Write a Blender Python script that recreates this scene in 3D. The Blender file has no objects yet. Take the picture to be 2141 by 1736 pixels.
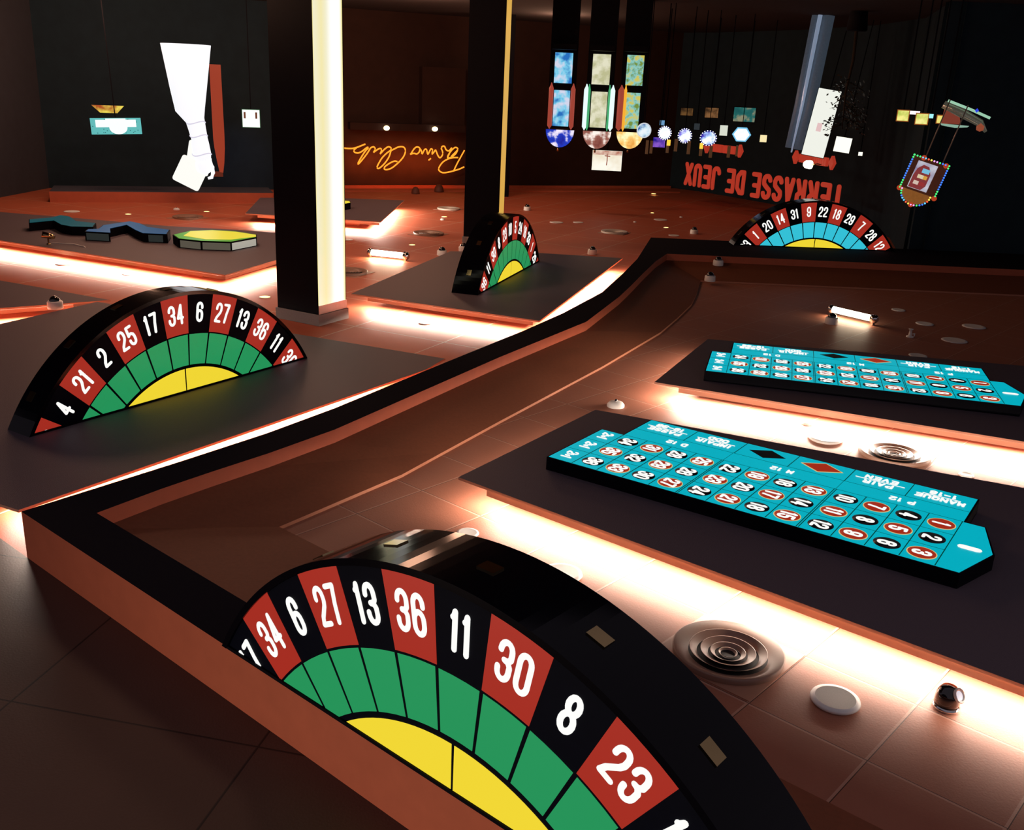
import bpy, bmesh, math, random
from mathutils import Matrix, Vector, Euler
random.seed(7)
PI = math.pi
S = bpy.context.scene
C = S.collection
# ---------------------------------------------------------------- camera
# The photograph is a print shown upside down: the casino ceiling is the ground plane z = 0 here,
# the room's real floor is 4.42 m "above" it.
CAMH, PITCH, ROLL, FPX = 2.8223, 0.3319, 0.0451, 2048.39
cd = bpy.data.cameras.new('camera'); cam = bpy.data.objects.new('camera', cd); C.objects.link(cam)
u = Vector((0, math.sin(PITCH), math.cos(PITCH))); f = Vector((0, math.cos(PITCH), -math.sin(PITCH))); xr = Vector((1, 0, 0))
R_ = math.cos(ROLL)*xr + math.sin(ROLL)*u; U_ = -math.sin(ROLL)*xr + math.cos(ROLL)*u
cam.matrix_world = Matrix(((R_.x, U_.x, -f.x, 0), (R_.y, U_.y, -f.y, 0), (R_.z, U_.z, -f.z, CAMH), (0, 0, 0, 1)))
cd.sensor_width = 36; cd.lens = FPX/2141*36; cd.shift_y = 12/2141; cd.shift_x = .5/2141
cd.clip_start = .05; cd.clip_end = 200
S.camera = cam
# ---------------------------------------------------------------- world, view
w = bpy.data.worlds.new('world'); S.world = w; w.use_nodes = True
bg = w.node_tree.nodes['Background']; bg.inputs[0].default_value = (.62, .52, .62, 1); bg.inputs[1].default_value = .25
S.view_settings.view_transform = 'Standard'; S.view_settings.look = 'None'; S.view_settings.exposure = 0; S.view_settings.gamma = 1
S.view_settings.use_curve_mapping = False
ROOMH = 4.42
FILL = 1.5
COVE = 1.0      # overall strength of the cove lamps under the panels

def area(name, a, b, z, out, power, width=.05, tilt=.8, color=(1, .80, .66), parent=None):
    """A cove or fill lamp: a long thin lamp from a to b (plan) at height z that shines down and towards 'out'."""
    a = Vector((a[0], a[1], 0)); b = Vector((b[0], b[1], 0)); d = b-a; L = d.length
    l = bpy.data.lights.new(name, 'AREA'); l.shape = 'RECTANGLE'; l.size = L; l.size_y = width
    l.energy = power*L*COVE; l.color = color
    o = bpy.data.objects.new(name, l); C.objects.link(o)
    X = d.normalized(); o_ = Vector((out[0], out[1], 0)); o_ -= X*o_.dot(X); o_.normalize()
    Z = -(Vector((0, 0, -1))*math.cos(tilt)+o_*math.sin(tilt)); Y = Z.cross(X)
    m = (a+b)/2
    o.matrix_world = Matrix(((X.x, Y.x, Z.x, m.x), (X.y, Y.y, Z.y, m.y), (X.z, Y.z, Z.z, z), (0, 0, 0, 1)))
    return o

# ---------------------------------------------------------------- materials
def s2l(c):
    return tuple(((x/255)/12.92 if x/255 <= .04045 else ((x/255+.055)/1.055)**2.4) for x in c)
MATS = {}
def mat(name, col, rough=.6, metal=0., noise=0., nscale=20, emis=None, estr=1., coat=0., bump=0., spec=.5):
    if name in MATS: return MATS[name]
    m = bpy.data.materials.new(name); m.use_nodes = True; nt = m.node_tree; b = nt.nodes['Principled BSDF']
    b.inputs['Base Color'].default_value = (*col, 1); b.inputs['Roughness'].default_value = rough; b.inputs['Metallic'].default_value = metal
    b.inputs['Specular IOR Level'].default_value = spec; b.inputs['Coat Weight'].default_value = coat
    if noise or bump:
        tc = nt.nodes.new('ShaderNodeTexCoord'); n = nt.nodes.new('ShaderNodeTexNoise'); n.inputs['Scale'].default_value = nscale; n.inputs['Detail'].default_value = 6
        nt.links.new(tc.outputs['Object'], n.inputs['Vector'])
        if noise:
            mx = nt.nodes.new('ShaderNodeMix'); mx.data_type = 'RGBA'
            mx.inputs[6].default_value = (*[c*(1-noise) for c in col], 1); mx.inputs[7].default_value = (*[min(1, c*(1+noise)) for c in col], 1)
            nt.links.new(n.outputs['Fac'], mx.inputs[0]); nt.links.new(mx.outputs[2], b.inputs['Base Color'])
        if bump:
            bp = nt.nodes.new('ShaderNodeBump'); bp.inputs['Strength'].default_value = bump; bp.inputs['Distance'].default_value = .01
            nt.links.new(n.outputs['Fac'], bp.inputs['Height']); nt.links.new(bp.outputs[0], b.inputs['Normal'])
    if emis:
        b.inputs['Emission Color'].default_value = (*emis, 1); b.inputs['Emission Strength'].default_value = estr
    MATS[name] = m; return m
def emi(name, rgb, k=1., rough=.35):
    c = s2l(rgb)
    return mat(name, tuple(x*.04 for x in c), rough=rough, spec=.2, emis=c, estr=k)
def mottled(name, ca, cb, scale, k=1., cc=None):
    """a lit picture: soft patches of two or three colours"""
    m = bpy.data.materials.new(name); m.use_nodes = True; nt = m.node_tree; b = nt.nodes['Principled BSDF']
    tc = nt.nodes.new('ShaderNodeTexCoord'); n = nt.nodes.new('ShaderNodeTexNoise'); n.inputs['Scale'].default_value = scale; n.inputs['Detail'].default_value = 3
    r = nt.nodes.new('ShaderNodeValToRGB'); e = r.color_ramp.elements
    e[0].position = .38; e[0].color = (*s2l(ca), 1); e[1].position = .6; e[1].color = (*s2l(cb), 1)
    if cc: x = e.new(.5); x.color = (*s2l(cc), 1)
    nt.links.new(tc.outputs['Object'], n.inputs['Vector']); nt.links.new(n.outputs['Fac'], r.inputs[0])
    b.inputs['Base Color'].default_value = (.02, .02, .02, 1); b.inputs['Roughness'].default_value = .4
    nt.links.new(r.outputs[0], b.inputs['Emission Color']); b.inputs['Emission Strength'].default_value = k
    return m
TERRA = (.50, .125, .06)
def tiled(name, col, ang, ox, oy, sp, line, lw, dark):
    m = bpy.data.materials.new(name); m.use_nodes = True; nt = m.node_tree; b = nt.nodes['Principled BSDF']
    N = nt.nodes.new; L = nt.links.new
    tc = N('ShaderNodeTexCoord'); mp = N('ShaderNodeMapping'); mp.vector_type = 'TEXTURE'
    mp.inputs['Location'].default_value = (ox, oy, 0); mp.inputs['Rotation'].default_value = (0, 0, ang); mp.inputs['Scale'].default_value = (sp, sp, 1)
    L(tc.outputs['Object'], mp.inputs[0]); sx = N('ShaderNodeSeparateXYZ'); L(mp.outputs[0], sx.inputs[0])
    def math_(op, a, bb=None):
        q = N('ShaderNodeMath'); q.operation = op
        for i, v in enumerate((a, bb)):
            if v is None: continue
            if isinstance(v, (int, float)): q.inputs[i].default_value = v
            else: L(v, q.inputs[i])
        return q.outputs[0]
    d = []
    for k in (0, 1):
        fr = math_('FRACT', math_('ADD', sx.outputs[k], 1000.5)); d.append(math_('MULTIPLY', math_('SUBTRACT', fr, .5), sp))
    ax, ay = math_('ABSOLUTE', d[0]), math_('ABSOLUTE', d[1])
    mn = math_('MINIMUM', ax, ay)
    tape = math_('LESS_THAN', mn, lw)
    gap = math_('MAXIMUM', math_('LESS_THAN', math_('ABSOLUTE', math_('SUBTRACT', d[0], lw)), dark), math_('LESS_THAN', math_('ABSOLUTE', math_('SUBTRACT', d[1], lw)), dark))
    n = N('ShaderNodeTexNoise'); n.inputs['Scale'].default_value = 3.2; n.inputs['Detail'].default_value = 8; L(tc.outputs['Object'], n.inputs['Vector'])
    n2 = N('ShaderNodeTexNoise'); n2.inputs['Scale'].default_value = 90; n2.inputs['Detail'].default_value = 4; L(tc.outputs['Object'], n2.inputs['Vector'])
    mx = N('ShaderNodeMix'); mx.data_type = 'RGBA'; mx.inputs[6].default_value = (*[c*.86 for c in col], 1); mx.inputs[7].default_value = (*[c*1.14 for c in col], 1)
    L(math_('ADD', math_('MULTIPLY', n.outputs['Fac'], .7), math_('MULTIPLY', n2.outputs['Fac'], .3)), mx.inputs[0])
    m2 = N('ShaderNodeMix'); m2.data_type = 'RGBA'; L(tape, m2.inputs[0]); L(mx.outputs[2], m2.inputs[6]); m2.inputs[7].default_value = (*line, 1)
    m3 = N('ShaderNodeMix'); m3.data_type = 'RGBA'; L(gap, m3.inputs[0]); L(m2.outputs[2], m3.inputs[6]); m3.inputs[7].default_value = (*[c*.18 for c in col], 1)
    L(m3.outputs[2], b.inputs['Base Color']); b.inputs['Roughness'].default_value = .55; b.inputs['Specular IOR Level'].default_value = .3
    bp = N('ShaderNodeBump'); bp.inputs['Strength'].default_value = .25; bp.inputs['Distance'].default_value = .004; L(n2.outputs['Fac'], bp.inputs['Height']); L(bp.outputs[0], b.inputs['Normal'])
    return m
M_terra = mat('terracotta_paint', TERRA, rough=.6, noise=.12, nscale=8, spec=.3)
M_peach = mat('peach_paint', (.60, .34, .23), rough=.6, noise=.1, nscale=8, spec=.2)
M_char = mat('charcoal_felt', (.125, .098, .116), rough=.55, noise=.25, nscale=150, bump=.3, spec=.35)
M_charF = mat('charcoal_frame_paint', (.014, .012, .016), rough=.95, noise=.25, nscale=120, spec=.03)
M_black = mat('black_lacquer', (.002, .002, .004), rough=.10, coat=0, noise=.3, nscale=3, bump=.02, spec=.16)
M_blackm = mat('black_matte', (.003, .003, .006), rough=.6, noise=.3, nscale=30, spec=.08)
M_wall = mat('dark_wall_paint', (.013, .030, .042), rough=.8, noise=.3, nscale=4, spec=.2)
M_wallb = mat('dark_brown_wall', (.035, .016, .011), rough=.8, noise=.3, nscale=4, spec=.2)
M_carpet = mat('dark_carpet', (.02, .012, .012), rough=1, noise=.5, nscale=15)
M_white = mat('white_plastic', (.86, .85, .80), rough=.4, noise=.05, nscale=30)
M_grey = mat('grey_stone', (.26, .245, .23), rough=.6, noise=.15, nscale=60)
M_smoke = mat('smoked_dome', (.01, .01, .012), rough=.05, coat=1)
M_brass = mat('polished_brass', (.50, .36, .17), rough=.10, metal=1, noise=.2, nscale=6)
M_chrome = mat('chrome', (.7, .7, .7), rough=.12, metal=1, noise=.1, nscale=10)
M_cream = mat('cream_metal', (.28, .16, .11), rough=.4, noise=.08, nscale=15)
M_dark = mat('duct_black', (.006, .005, .005), rough=.7, noise=.3, nscale=20)
E_red = emi('lit_red', (163, 44, 32)); E_green = emi('lit_green', (36, 146, 88)); E_yellow = emi('lit_yellow', (240, 214, 52))
E_blue = emi('lit_sky_blue', (52, 192, 214)); E_white = emi('lit_white', (252, 252, 248)); E_face = mat('face_black', (.003, .004, .010), rough=.5, noise=.2, nscale=20, spec=.05)
E_cyan = emi('lit_turquoise', (4, 172, 190)); E_line = emi('dark_green_line', (2, 60, 50)); E_disc = mat('disc_black', (.004, .004, .008), rough=.3, noise=.2, nscale=9)
E_gold = emi('lit_gold_edge', (215, 190, 120)); E_dia = emi('lit_dark_red', (160, 42, 22))
E_lamp = emi('lamp_warm', (255, 250, 225), 6); E_lampY = emi('lamp_amber', (255, 224, 130), 3.0)
E_neon = emi('neon_orange', (255, 150, 42), 1.5); E_sign = mat('sign_red', (.12, .02, .01), rough=.6, emis=s2l((168, 50, 34)), estr=.95)

# ---------------------------------------------------------------- mesh helpers
class MB:
    def __init__(s): s.bm = bmesh.new()
    def poly(s, pts, mi=0):
        vs = [s.bm.verts.new(p) for p in pts]; fc = s.bm.faces.new(vs); fc.material_index = mi; return fc
    def prism(s, pts2, z0, z1, T=None, mi=0, side=None, cap0=True):
        T = T or (lambda x, y, z: (x, y, z))
        a = [s.bm.verts.new(T(x, y, z0)) for x, y in pts2]; b = [s.bm.verts.new(T(x, y, z1)) for x, y in pts2]; n = len(a)
        if cap0: s.bm.faces.new(a[::-1]).material_index = mi
        s.bm.faces.new(b).material_index = mi
        for i in range(n):
            s.bm.faces.new((a[i], a[(i+1) % n], b[(i+1) % n], b[i])).material_index = mi if side is None else side
        return s
    def box(s, x0, x1, y0, y1, z0, z1, mi=0): return s.prism([(x0, y0), (x1, y0), (x1, y1), (x0, y1)], z0, z1, mi=mi)
    def lathe(s, prof, n=40, c=(0, 0, 0), mi=0, T=None, close=False):
        T = T or (lambda x, y, z: (x, y, z)); rings = []
        for r, z in prof:
            if r < 1e-6: rings.append([s.bm.verts.new(T(c[0], c[1], c[2]+z))])
            else: rings.append([s.bm.verts.new(T(c[0]+r*math.cos(2*PI*i/n), c[1]+r*math.sin(2*PI*i/n), c[2]+z)) for i in range(n)])
        for a, b in zip(rings, rings[1:]):
            for i in range(n):
                j = (i+1) % n
                if len(a) == 1 and len(b) == 1: continue
                if len(a) == 1: vs = (a[0], b[i], b[j])
                elif len(b) == 1: vs = (a[i], b[0], a[j])
                else: vs = (a[i], a[j], b[j], b[i])
                fc = s.bm.faces.new(vs); fc.material_index = mi; fc.smooth = True
        return s
    def tube(s, pts, r, n=8, mi=0, caps=True):
        pts = [Vector(p) for p in pts]; rings = []
        rr = r if isinstance(r, (list, tuple)) else [r]*len(pts)
        for i, p in enumerate(pts):
            d = (pts[min(i+1, len(pts)-1)]-pts[max(i-1, 0)]); d = d.normalized() if d.length > 1e-9 else Vector((0, 0, 1))
            a = d.cross(Vector((0, 0, 1)));
            if a.length < .05: a = d.cross(Vector((1, 0, 0)))
            a.normalize(); b = d.cross(a)
            rings.append([s.bm.verts.new(p+(a*math.cos(2*PI*k/n)+b*math.sin(2*PI*k/n))*rr[i]) for k in range(n)])
        for x, y in zip(rings, rings[1:]):
            for k in range(n):
                fc = s.bm.faces.new((x[k], x[(k+1) % n], y[(k+1) % n], y[k])); fc.smooth = True; fc.material_index = mi
        if caps: s.bm.faces.new(rings[0][::-1]).material_index = mi; s.bm.faces.new(rings[-1]).material_index = mi
        return s
    def strokes(s, lines, hw, z0, z1, T=None, n=10, mi=0):
        """flat rounded strokes (polylines in the plane) with half width hw, thickness z0..z1"""
        for ln in lines:
            for i, (x, y) in enumerate(ln):
                s.prism([(x+hw*math.cos(2*PI*k/n), y+hw*math.sin(2*PI*k/n)) for k in range(n)], z0, z1, T, mi)
                if i:
                    px, py = ln[i-1]; dx, dy = x-px, y-py; l = math.hypot(dx, dy)
                    if l < 1e-6: continue
                    nx, ny = -dy/l*hw, dx/l*hw
                    s.prism([(px-nx, py-ny), (x-nx, y-ny), (x+nx, y+ny), (px+nx, py+ny)], z0, z1*.9999+z0*.0001, T, mi)
        return s
    def clip(s, co, no):
        g = s.bm.verts[:]+s.bm.edges[:]+s.bm.faces[:]
        bmesh.ops.bisect_plane(s.bm, geom=g, plane_co=co, plane_no=no, clear_inner=True)
        return s
    def build(s, name, mats, parent=None, bevel=0, smooth=None):
        bmesh.ops.recalc_face_normals(s.bm, faces=s.bm.faces[:])
        me = bpy.data.meshes.new(name); s.bm.to_mesh(me); s.bm.free()
        for m in (mats if isinstance(mats, (list, tuple)) else [mats]): me.materials.append(m)
        o = bpy.data.objects.new(name, me); C.objects.link(o)
        if parent: o.parent = parent
        if bevel:
            b = o.modifiers.new('bevel', 'BEVEL'); b.width = bevel; b.segments = 2; b.limit_method = 'ANGLE'
        return o
def thing(name, label, cat, loc=(0, 0, 0), rz=0, group=None):
    o = bpy.data.objects.new(name, None); C.objects.link(o); o.location = loc; o.rotation_euler = (0, 0, rz); o.empty_display_size = .1
    o['label'] = label; o['category'] = cat
    if group: o['group'] = group
    return o
def tag(o, label, cat, group=None, loc=None, rz=None):
    o['label'] = label; o['category'] = cat
    if group: o['group'] = group
    if loc is not None: o.location = loc
    if rz is not None: o.rotation_euler = (0, 0, rz)
    return o
def struct(o): o['kind'] = 'structure'; return o
def dup(root, loc, rz=0, label=None, group=None):
    r = root.copy(); C.objects.link(r); r.location = loc; r.rotation_euler = (0, 0, rz)
    if label: r['label'] = label
    if group: r['group'] = group
    for ch in list(root.children):
        c_ = ch.copy(); C.objects.link(c_); c_.parent = r
        for g in list(ch.children):
            d_ = g.copy(); C.objects.link(d_); d_.parent = c_
    return r

# ---------------------------------------------------------------- stroke lettering (drawn as rounded strokes)
def arc(cx, cy, rx, ry, a0, a1, n=8): return [(cx+rx*math.cos(math.radians(a0+(a1-a0)*i/n)), cy+ry*math.sin(math.radians(a0+(a1-a0)*i/n))) for i in range(n+1)]
def glyph(ch):
    r = .22
    G = {
     '0': [arc(.5, 1-r, .5, r, 180, 0)+arc(.5, r, .5, r, 0, -180)+[(0, 1-r)]],
     '1': [[(.08, .84), (.34, .88), (.55, 1), (.55, 0)]],
     '2': [[(0, .7)]+arc(.5, 1-r, .5, r, 180, 0)+[(1, .64), (.85, .5), (.2, .2), (0, 0), (1, 0)]],
     '3': [[(0, .74)]+arc(.5, 1-r, .5, r, 180, 0)+[(1, .62), (.8, .53), (.45, .52), (.8, .5), (1, .4)]+arc(.5, r, .5, r, 0, -180)+[(0, .27)]],
     '4': [[(.72, 0), (.72, 1), (0, .3), (1, .3)]],
     '5': [[(.92, 1), (.1, 1), (.04, .52), (.3, .6), (.6, .6), (.9, .52), (1, .4)]+arc(.5, r, .5, r, 0, -180)+[(0, .27)]],
     '6': [[(1, .73)]+arc(.5, 1-r, .5, r, 0, 180)+arc(.5, r, .5, r, 180, 360)+arc(.5, .36, .5, r, 0, 180)],
     '7': [[(0, 1), (1, 1), (.62, .5), (.4, 0)]],
     '8': [arc(.5, .76, .44, .24, 0, 360, 14), arc(.5, .26, .5, .26, 0, 360, 14)],
     '9': [[(1-x, 1-y) for x, y in [(1, .73)]+arc(.5, 1-r, .5, r, 0, 180)+arc(.5, r, .5, r, 180, 360)+arc(.5, .36, .5, r, 0, 180)]],
     'T': [[(0, 1), (1, 1)], [(.5, 1), (.5, 0)]], 'E': [[(1, 1), (0, 1), (0, 0), (1, 0)], [(0, .52), (.8, .52)]],
     'R': [[(0, 0), (0, 1), (.6, 1), (.95, .88), (.95, .64), (.6, .52), (0, .52)], [(.55, .5), (1, 0)]],
     'A': [[(0, 0), (.5, 1), (1, 0)], [(.2, .32), (.8, .32)]],
     'S': [arc(.5, 1-r, .5, r, 10, 180)+[(.05, .64), (.5, .52), (.95, .38)]+arc(.5, r, .5, r, 0, -170)],
     'D': [[(0, 0), (0, 1), (.5, 1), (1, .78), (1, .22), (.5, 0), (0, 0)]],
     'J': [[(1, 1), (1, r)]+arc(.5, r, .5, r, 0, -180)], 'U': [[(0, 1), (0, r)]+arc(.5, r, .5, r, 180, 360)+[(1, 1)]],
     'X': [[(0, 0), (1, 1)], [(0, 1), (1, 0)]], 'M': [[(0, 0), (.05, 1), (.5, .3), (.95, 1), (1, 0)]], 'N': [[(0, 0), (0, 1), (1, 0), (1, 1)]],
     'Q': [arc(.5, 1-r, .5, r, 180, 0)+arc(.5, r, .5, r, 0, -180)+[(0, 1-r)], [(.6, .25), (1, -.05)]],
     'O': [arc(.5, 1-r, .5, r, 180, 0)+arc(.5, r, .5, r, 0, -180)+[(0, 1-r)]],
     'P': [[(0, 0), (0, 1), (.7, 1), (1, .86), (1, .62), (.7, .48), (0, .48)]], 'I': [[(.5, 0), (.5, 1)]], 'V': [[(0, 1), (.5, 0), (1, 1)]],
     't': [[(.5, .95), (.5, .1), (.8, 0)], [(.15, .66), (.85, .66)]], 'o': [arc(.5, .33, .45, .33, 0, 360, 12)], '-': [[(.1, .5), (.9, .5)]], ' ': [],
    }
    return G[ch]
def layout(txt, h, w, gap, cx=0, cy=0):
    """strokes of a word centred on cx, cy"""
    ws = [w*(.45 if c in '1I' else .5 if c == ' ' else 1) for c in txt]; tot = sum(ws)+gap*(len(txt)-1); x = cx-tot/2; out = []
    for c_, ww in zip(txt, ws):
        for ln in glyph(c_):
            out.append([(x+(px if c_ not in '1I' else (px-.0 if c_ == '1' else px))*ww, cy-h/2+py*h) for px, py in ln])
        x += ww+gap
    return out

# ================================================================ SETTING
# ceiling planes (the ceiling is the ground of this upside-down view)
E0 = [(-2.872, 5.257), (-2.227, 6.15), (-1.794, 6.78), (-1.418, 7.418), (-.639, 8.925), (.08, 10.291), (.541, 11.245), (1.096, 12.576), (1.473, 13.913), (1.85, 15.35), (2.35, 17.75)]
E1 = [(-2.437, 5.284), (-2.194, 5.674), (-1.977, 5.982), (-1.691, 6.366), (-1.325, 6.917), (-.144, 9.18), (.793, 10.857), (1.3, 12.35), (1.52, 13.1), (1.80, 14.1), (2.12, 15.2), (2.40, 15.98)]
E3 = [(-1.481, 5.782), (-.801, 6.763), (-.103, 8.086), (.942, 10.02), (1.758, 11.658), (2.08, 12.48), (2.413, 13.394), (2.62, 14.2), (2.85, 15.25)]
fd = (.7685, -.640)
FRONT = [(-2.872, 5.257), (-2.872+fd[0]*8, 5.257+fd[1]*8)]
E1F = (E1[0][0]+fd[0]*7.6, E1[0][1]+fd[1]*7.6)
E3F = (E3[0][0]+fd[0]*6.6, E3[0][1]+fd[1]*6.6)
XR = 11.0
M_ceilL = tiled('terracotta_ceiling_outer', TERRA, -.47, -.812, 10.82, 1.24, (.62, .36, .25), .010, .0015)
M_ceilR = tiled('terracotta_ceiling_recess', (.36, .14, .085), -.726, .264, 5.741, .6, (.50, .27, .19), .0075, .0022)
b = MB(); b.box(-16, 16, -4, 34, -.2, 0)
struct(b.build('ceiling', M_ceilL))
M_ceilN = tiled('shade_toned_ceiling_near', (.075, .036, .026), -.2, -.812, 4.82, 1.24, (.04, .02, .015), .004, .004)  # unlit terracotta near the viewer: its shade is put into the darker colour
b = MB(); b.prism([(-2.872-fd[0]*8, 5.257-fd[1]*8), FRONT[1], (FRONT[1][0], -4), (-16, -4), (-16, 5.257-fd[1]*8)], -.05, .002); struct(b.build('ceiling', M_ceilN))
b = MB(); b.prism(E3+[(XR, 15.25), (XR, -2), E3F], -.05, .004); struct(b.build('ceiling', M_ceilR))
# raised frame round the recess: dark top, terracotta sides
H1, H2, H3 = .305, .2, .028
top = MB()
outer = E0+[(XR, 17.75)]; inner = E1+[(XR, 15.98)]
def strip(mb, A, B, za, zb, mi=0):
    """surface between two polylines of different length"""
    def cum(P):
        c_ = [0]
        for p, q in zip(P, P[1:]): c_.append(c_[-1]+math.dist(p, q))
        return [x/c_[-1] for x in c_]
    ca, cb = cum(A), cum(B); ts = sorted(set([round(t, 5) for t in ca+cb]))
    def at(P, c_, t):
        for i in range(len(P)-1):
            if t <= c_[i+1]+1e-9:
                k = (t-c_[i])/max(1e-9, c_[i+1]-c_[i]); return (P[i][0]+(P[i+1][0]-P[i][0])*k, P[i][1]+(P[i+1][1]-P[i][1])*k)
        return P[-1]
    pa = [mb.bm.verts.new((*at(A, ca, t), za)) for t in ts]; pb = [mb.bm.verts.new((*at(B, cb, t), zb)) for t in ts]
    for i in range(len(ts)-1):
        try: mb.bm.faces.new((pa[i], pa[i+1], pb[i+1], pb[i])).material_index = mi
        except ValueError: pass
strip(top, E0, E1, H1, H1); strip(top, [E0[-1], (XR, 17.75)], [E1[-1], (XR, 15.98)], H1, H1)
strip(top, FRONT, [E1[0], E1F], H1, H1)
struct(top.build('trim_1', M_charF))
sd = MB()
strip(sd, outer, outer, H1, 0); strip(sd, FRONT, FRONT, H1, 0); strip(sd, inner, inner, H1, H2); strip(sd, [E1[0], E1F], [E1[0], E1F], H1, H2)
struct(sd.build('trim_2', M_terra))
st = MB()
strip(st, E1, E3, H2, H3); strip(st, [E1[-1], (XR, 15.98)], [E3[-1], (XR, 15.25)], H2, H3); strip(st, [E1[0], E1F], [E3[0], E3F], H2, H3)
M_step = mat('brown_step_paint', (.21, .07, .034), rough=.7, noise=.15, nscale=40, spec=.2)
struct(st.build('trim_3', M_step))
lp = MB()
strip(lp, E3+[(XR, 15.25)], E3+[(XR, 15.25)], H3, 0); strip(lp, [E3[0], E3F], [E3[0], E3F], H3, 0)
struct(lp.build('trim_4', mat('lip_paint', (.50, .20, .11), rough=.5, noise=.1, nscale=20)))
# walls of the hall
FARW = [(-15, 22.4), (-11.2, 23.6), (-6.2, 25.4), (-4.9, 26.45), (-1.66, 27.95), (.3, 28.8), (4.5, 30.75), (5.25, 30.0), (6.1, 28.6), (7.0, 27.0), (7.9, 24.2), (8.0, 21.5), (7.0, 17.8)]
def wallmesh(P, z0, z1, t=.25):
    m_ = MB(); strip(m_, P, P, z0, z1)
    Q = []
    for i, p in enumerate(P):
        a_ = P[max(0, i-1)]; c_ = P[min(len(P)-1, i+1)]; dx, dy = c_[0]-a_[0], c_[1]-a_[1]; l = math.hypot(dx, dy); Q.append((p[0]-dy/l*t, p[1]+dx/l*t))
    strip(m_, Q, Q, z0, z1); strip(m_, P, Q, z1, z1); return m_
struct(wallmesh(FARW[:4], 0, ROOMH).build('wall_far', M_wall))
struct(wallmesh(FARW[3:7], 0, ROOMH).build('wall_far', M_wallb))
struct(wallmesh(FARW[6:], 0, ROOMH).build('wall_right', M_wall))
struct(wallmesh([(-11.9, 10), (-11.2, 23.6)], 0, ROOMH).build('wall_left', mat('slate_wall', (.03, .034, .045), rough=.8, noise=.2, nscale=5)))
struct(wallmesh([(7.0, 17.8), (15.9, 17.6)], 0, ROOMH).build('wall_right', M_wall))
b = MB(); b.box(-16, 16, 6.5, 34, ROOMH, ROOMH+.2); struct(b.build('floor', M_carpet))
# low terracotta steps along the far walls
def ledge(P, z0, z1, name, m, t): struct(wallmesh(P, z0, z1, t).build(name, m))
ledge([(-4.75, 26.3), (-1.66, 27.75), (.3, 28.6), (2.9, 29.75), (4.5, 30.45)], 0, .07, 'trim_5', M_terra, .15)
ledge([(-4.6, 25.6), (-1.66, 26.9), (.3, 27.7), (2.9, 28.8), (4.6, 29.2)], 0, .03, 'trim_6', M_terra, .5)
# dropped box along the left far wall
b = MB(); LB = [(-10.036, 21.111), (-5.638, 22.653)]
dxl, dyl = LB[1][0]-LB[0][0], LB[1][1]-LB[0][1]
b.prism([LB[0], LB[1], (LB[1][0]-.4, LB[1][1]+1.1), (LB[0][0]-.4, LB[0][1]+1.1)], 0, .225, mi=1, side=0)
struct(b.build('trim_7', [M_terra, mat('slate_top', (.05, .055, .08), rough=.7, noise=.2, nscale=8)]))
b = MB(); b.box(-.02, .45, -.25, .04, 0, .20)
o = b.build('trim_8', M_terra); o.location = (LB[1][0]-.02, LB[1][1]+.1, 0); o.rotation_euler = (0, 0, .33); struct(o)

# warm fill lights, added without fixtures, to brighten the terracotta ceiling
for x, y, e in ((-4.6, 12.0, 120), (-5.5, 17.5, 190), (-2.4, 21.5, 170), (.8, 25.5, 70), (-8.5, 20.5, 130), (-2.6, 14.4, 70)):
    l = bpy.data.lights.new('added_warm_fill', 'POINT'); l.energy = e*FILL; l.color = (1, .52, .33); l.shadow_soft_size = .5
    q = bpy.data.objects.new('added_warm_fill', l); C.objects.link(q); q.location = (x, y, 4.15)

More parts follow.
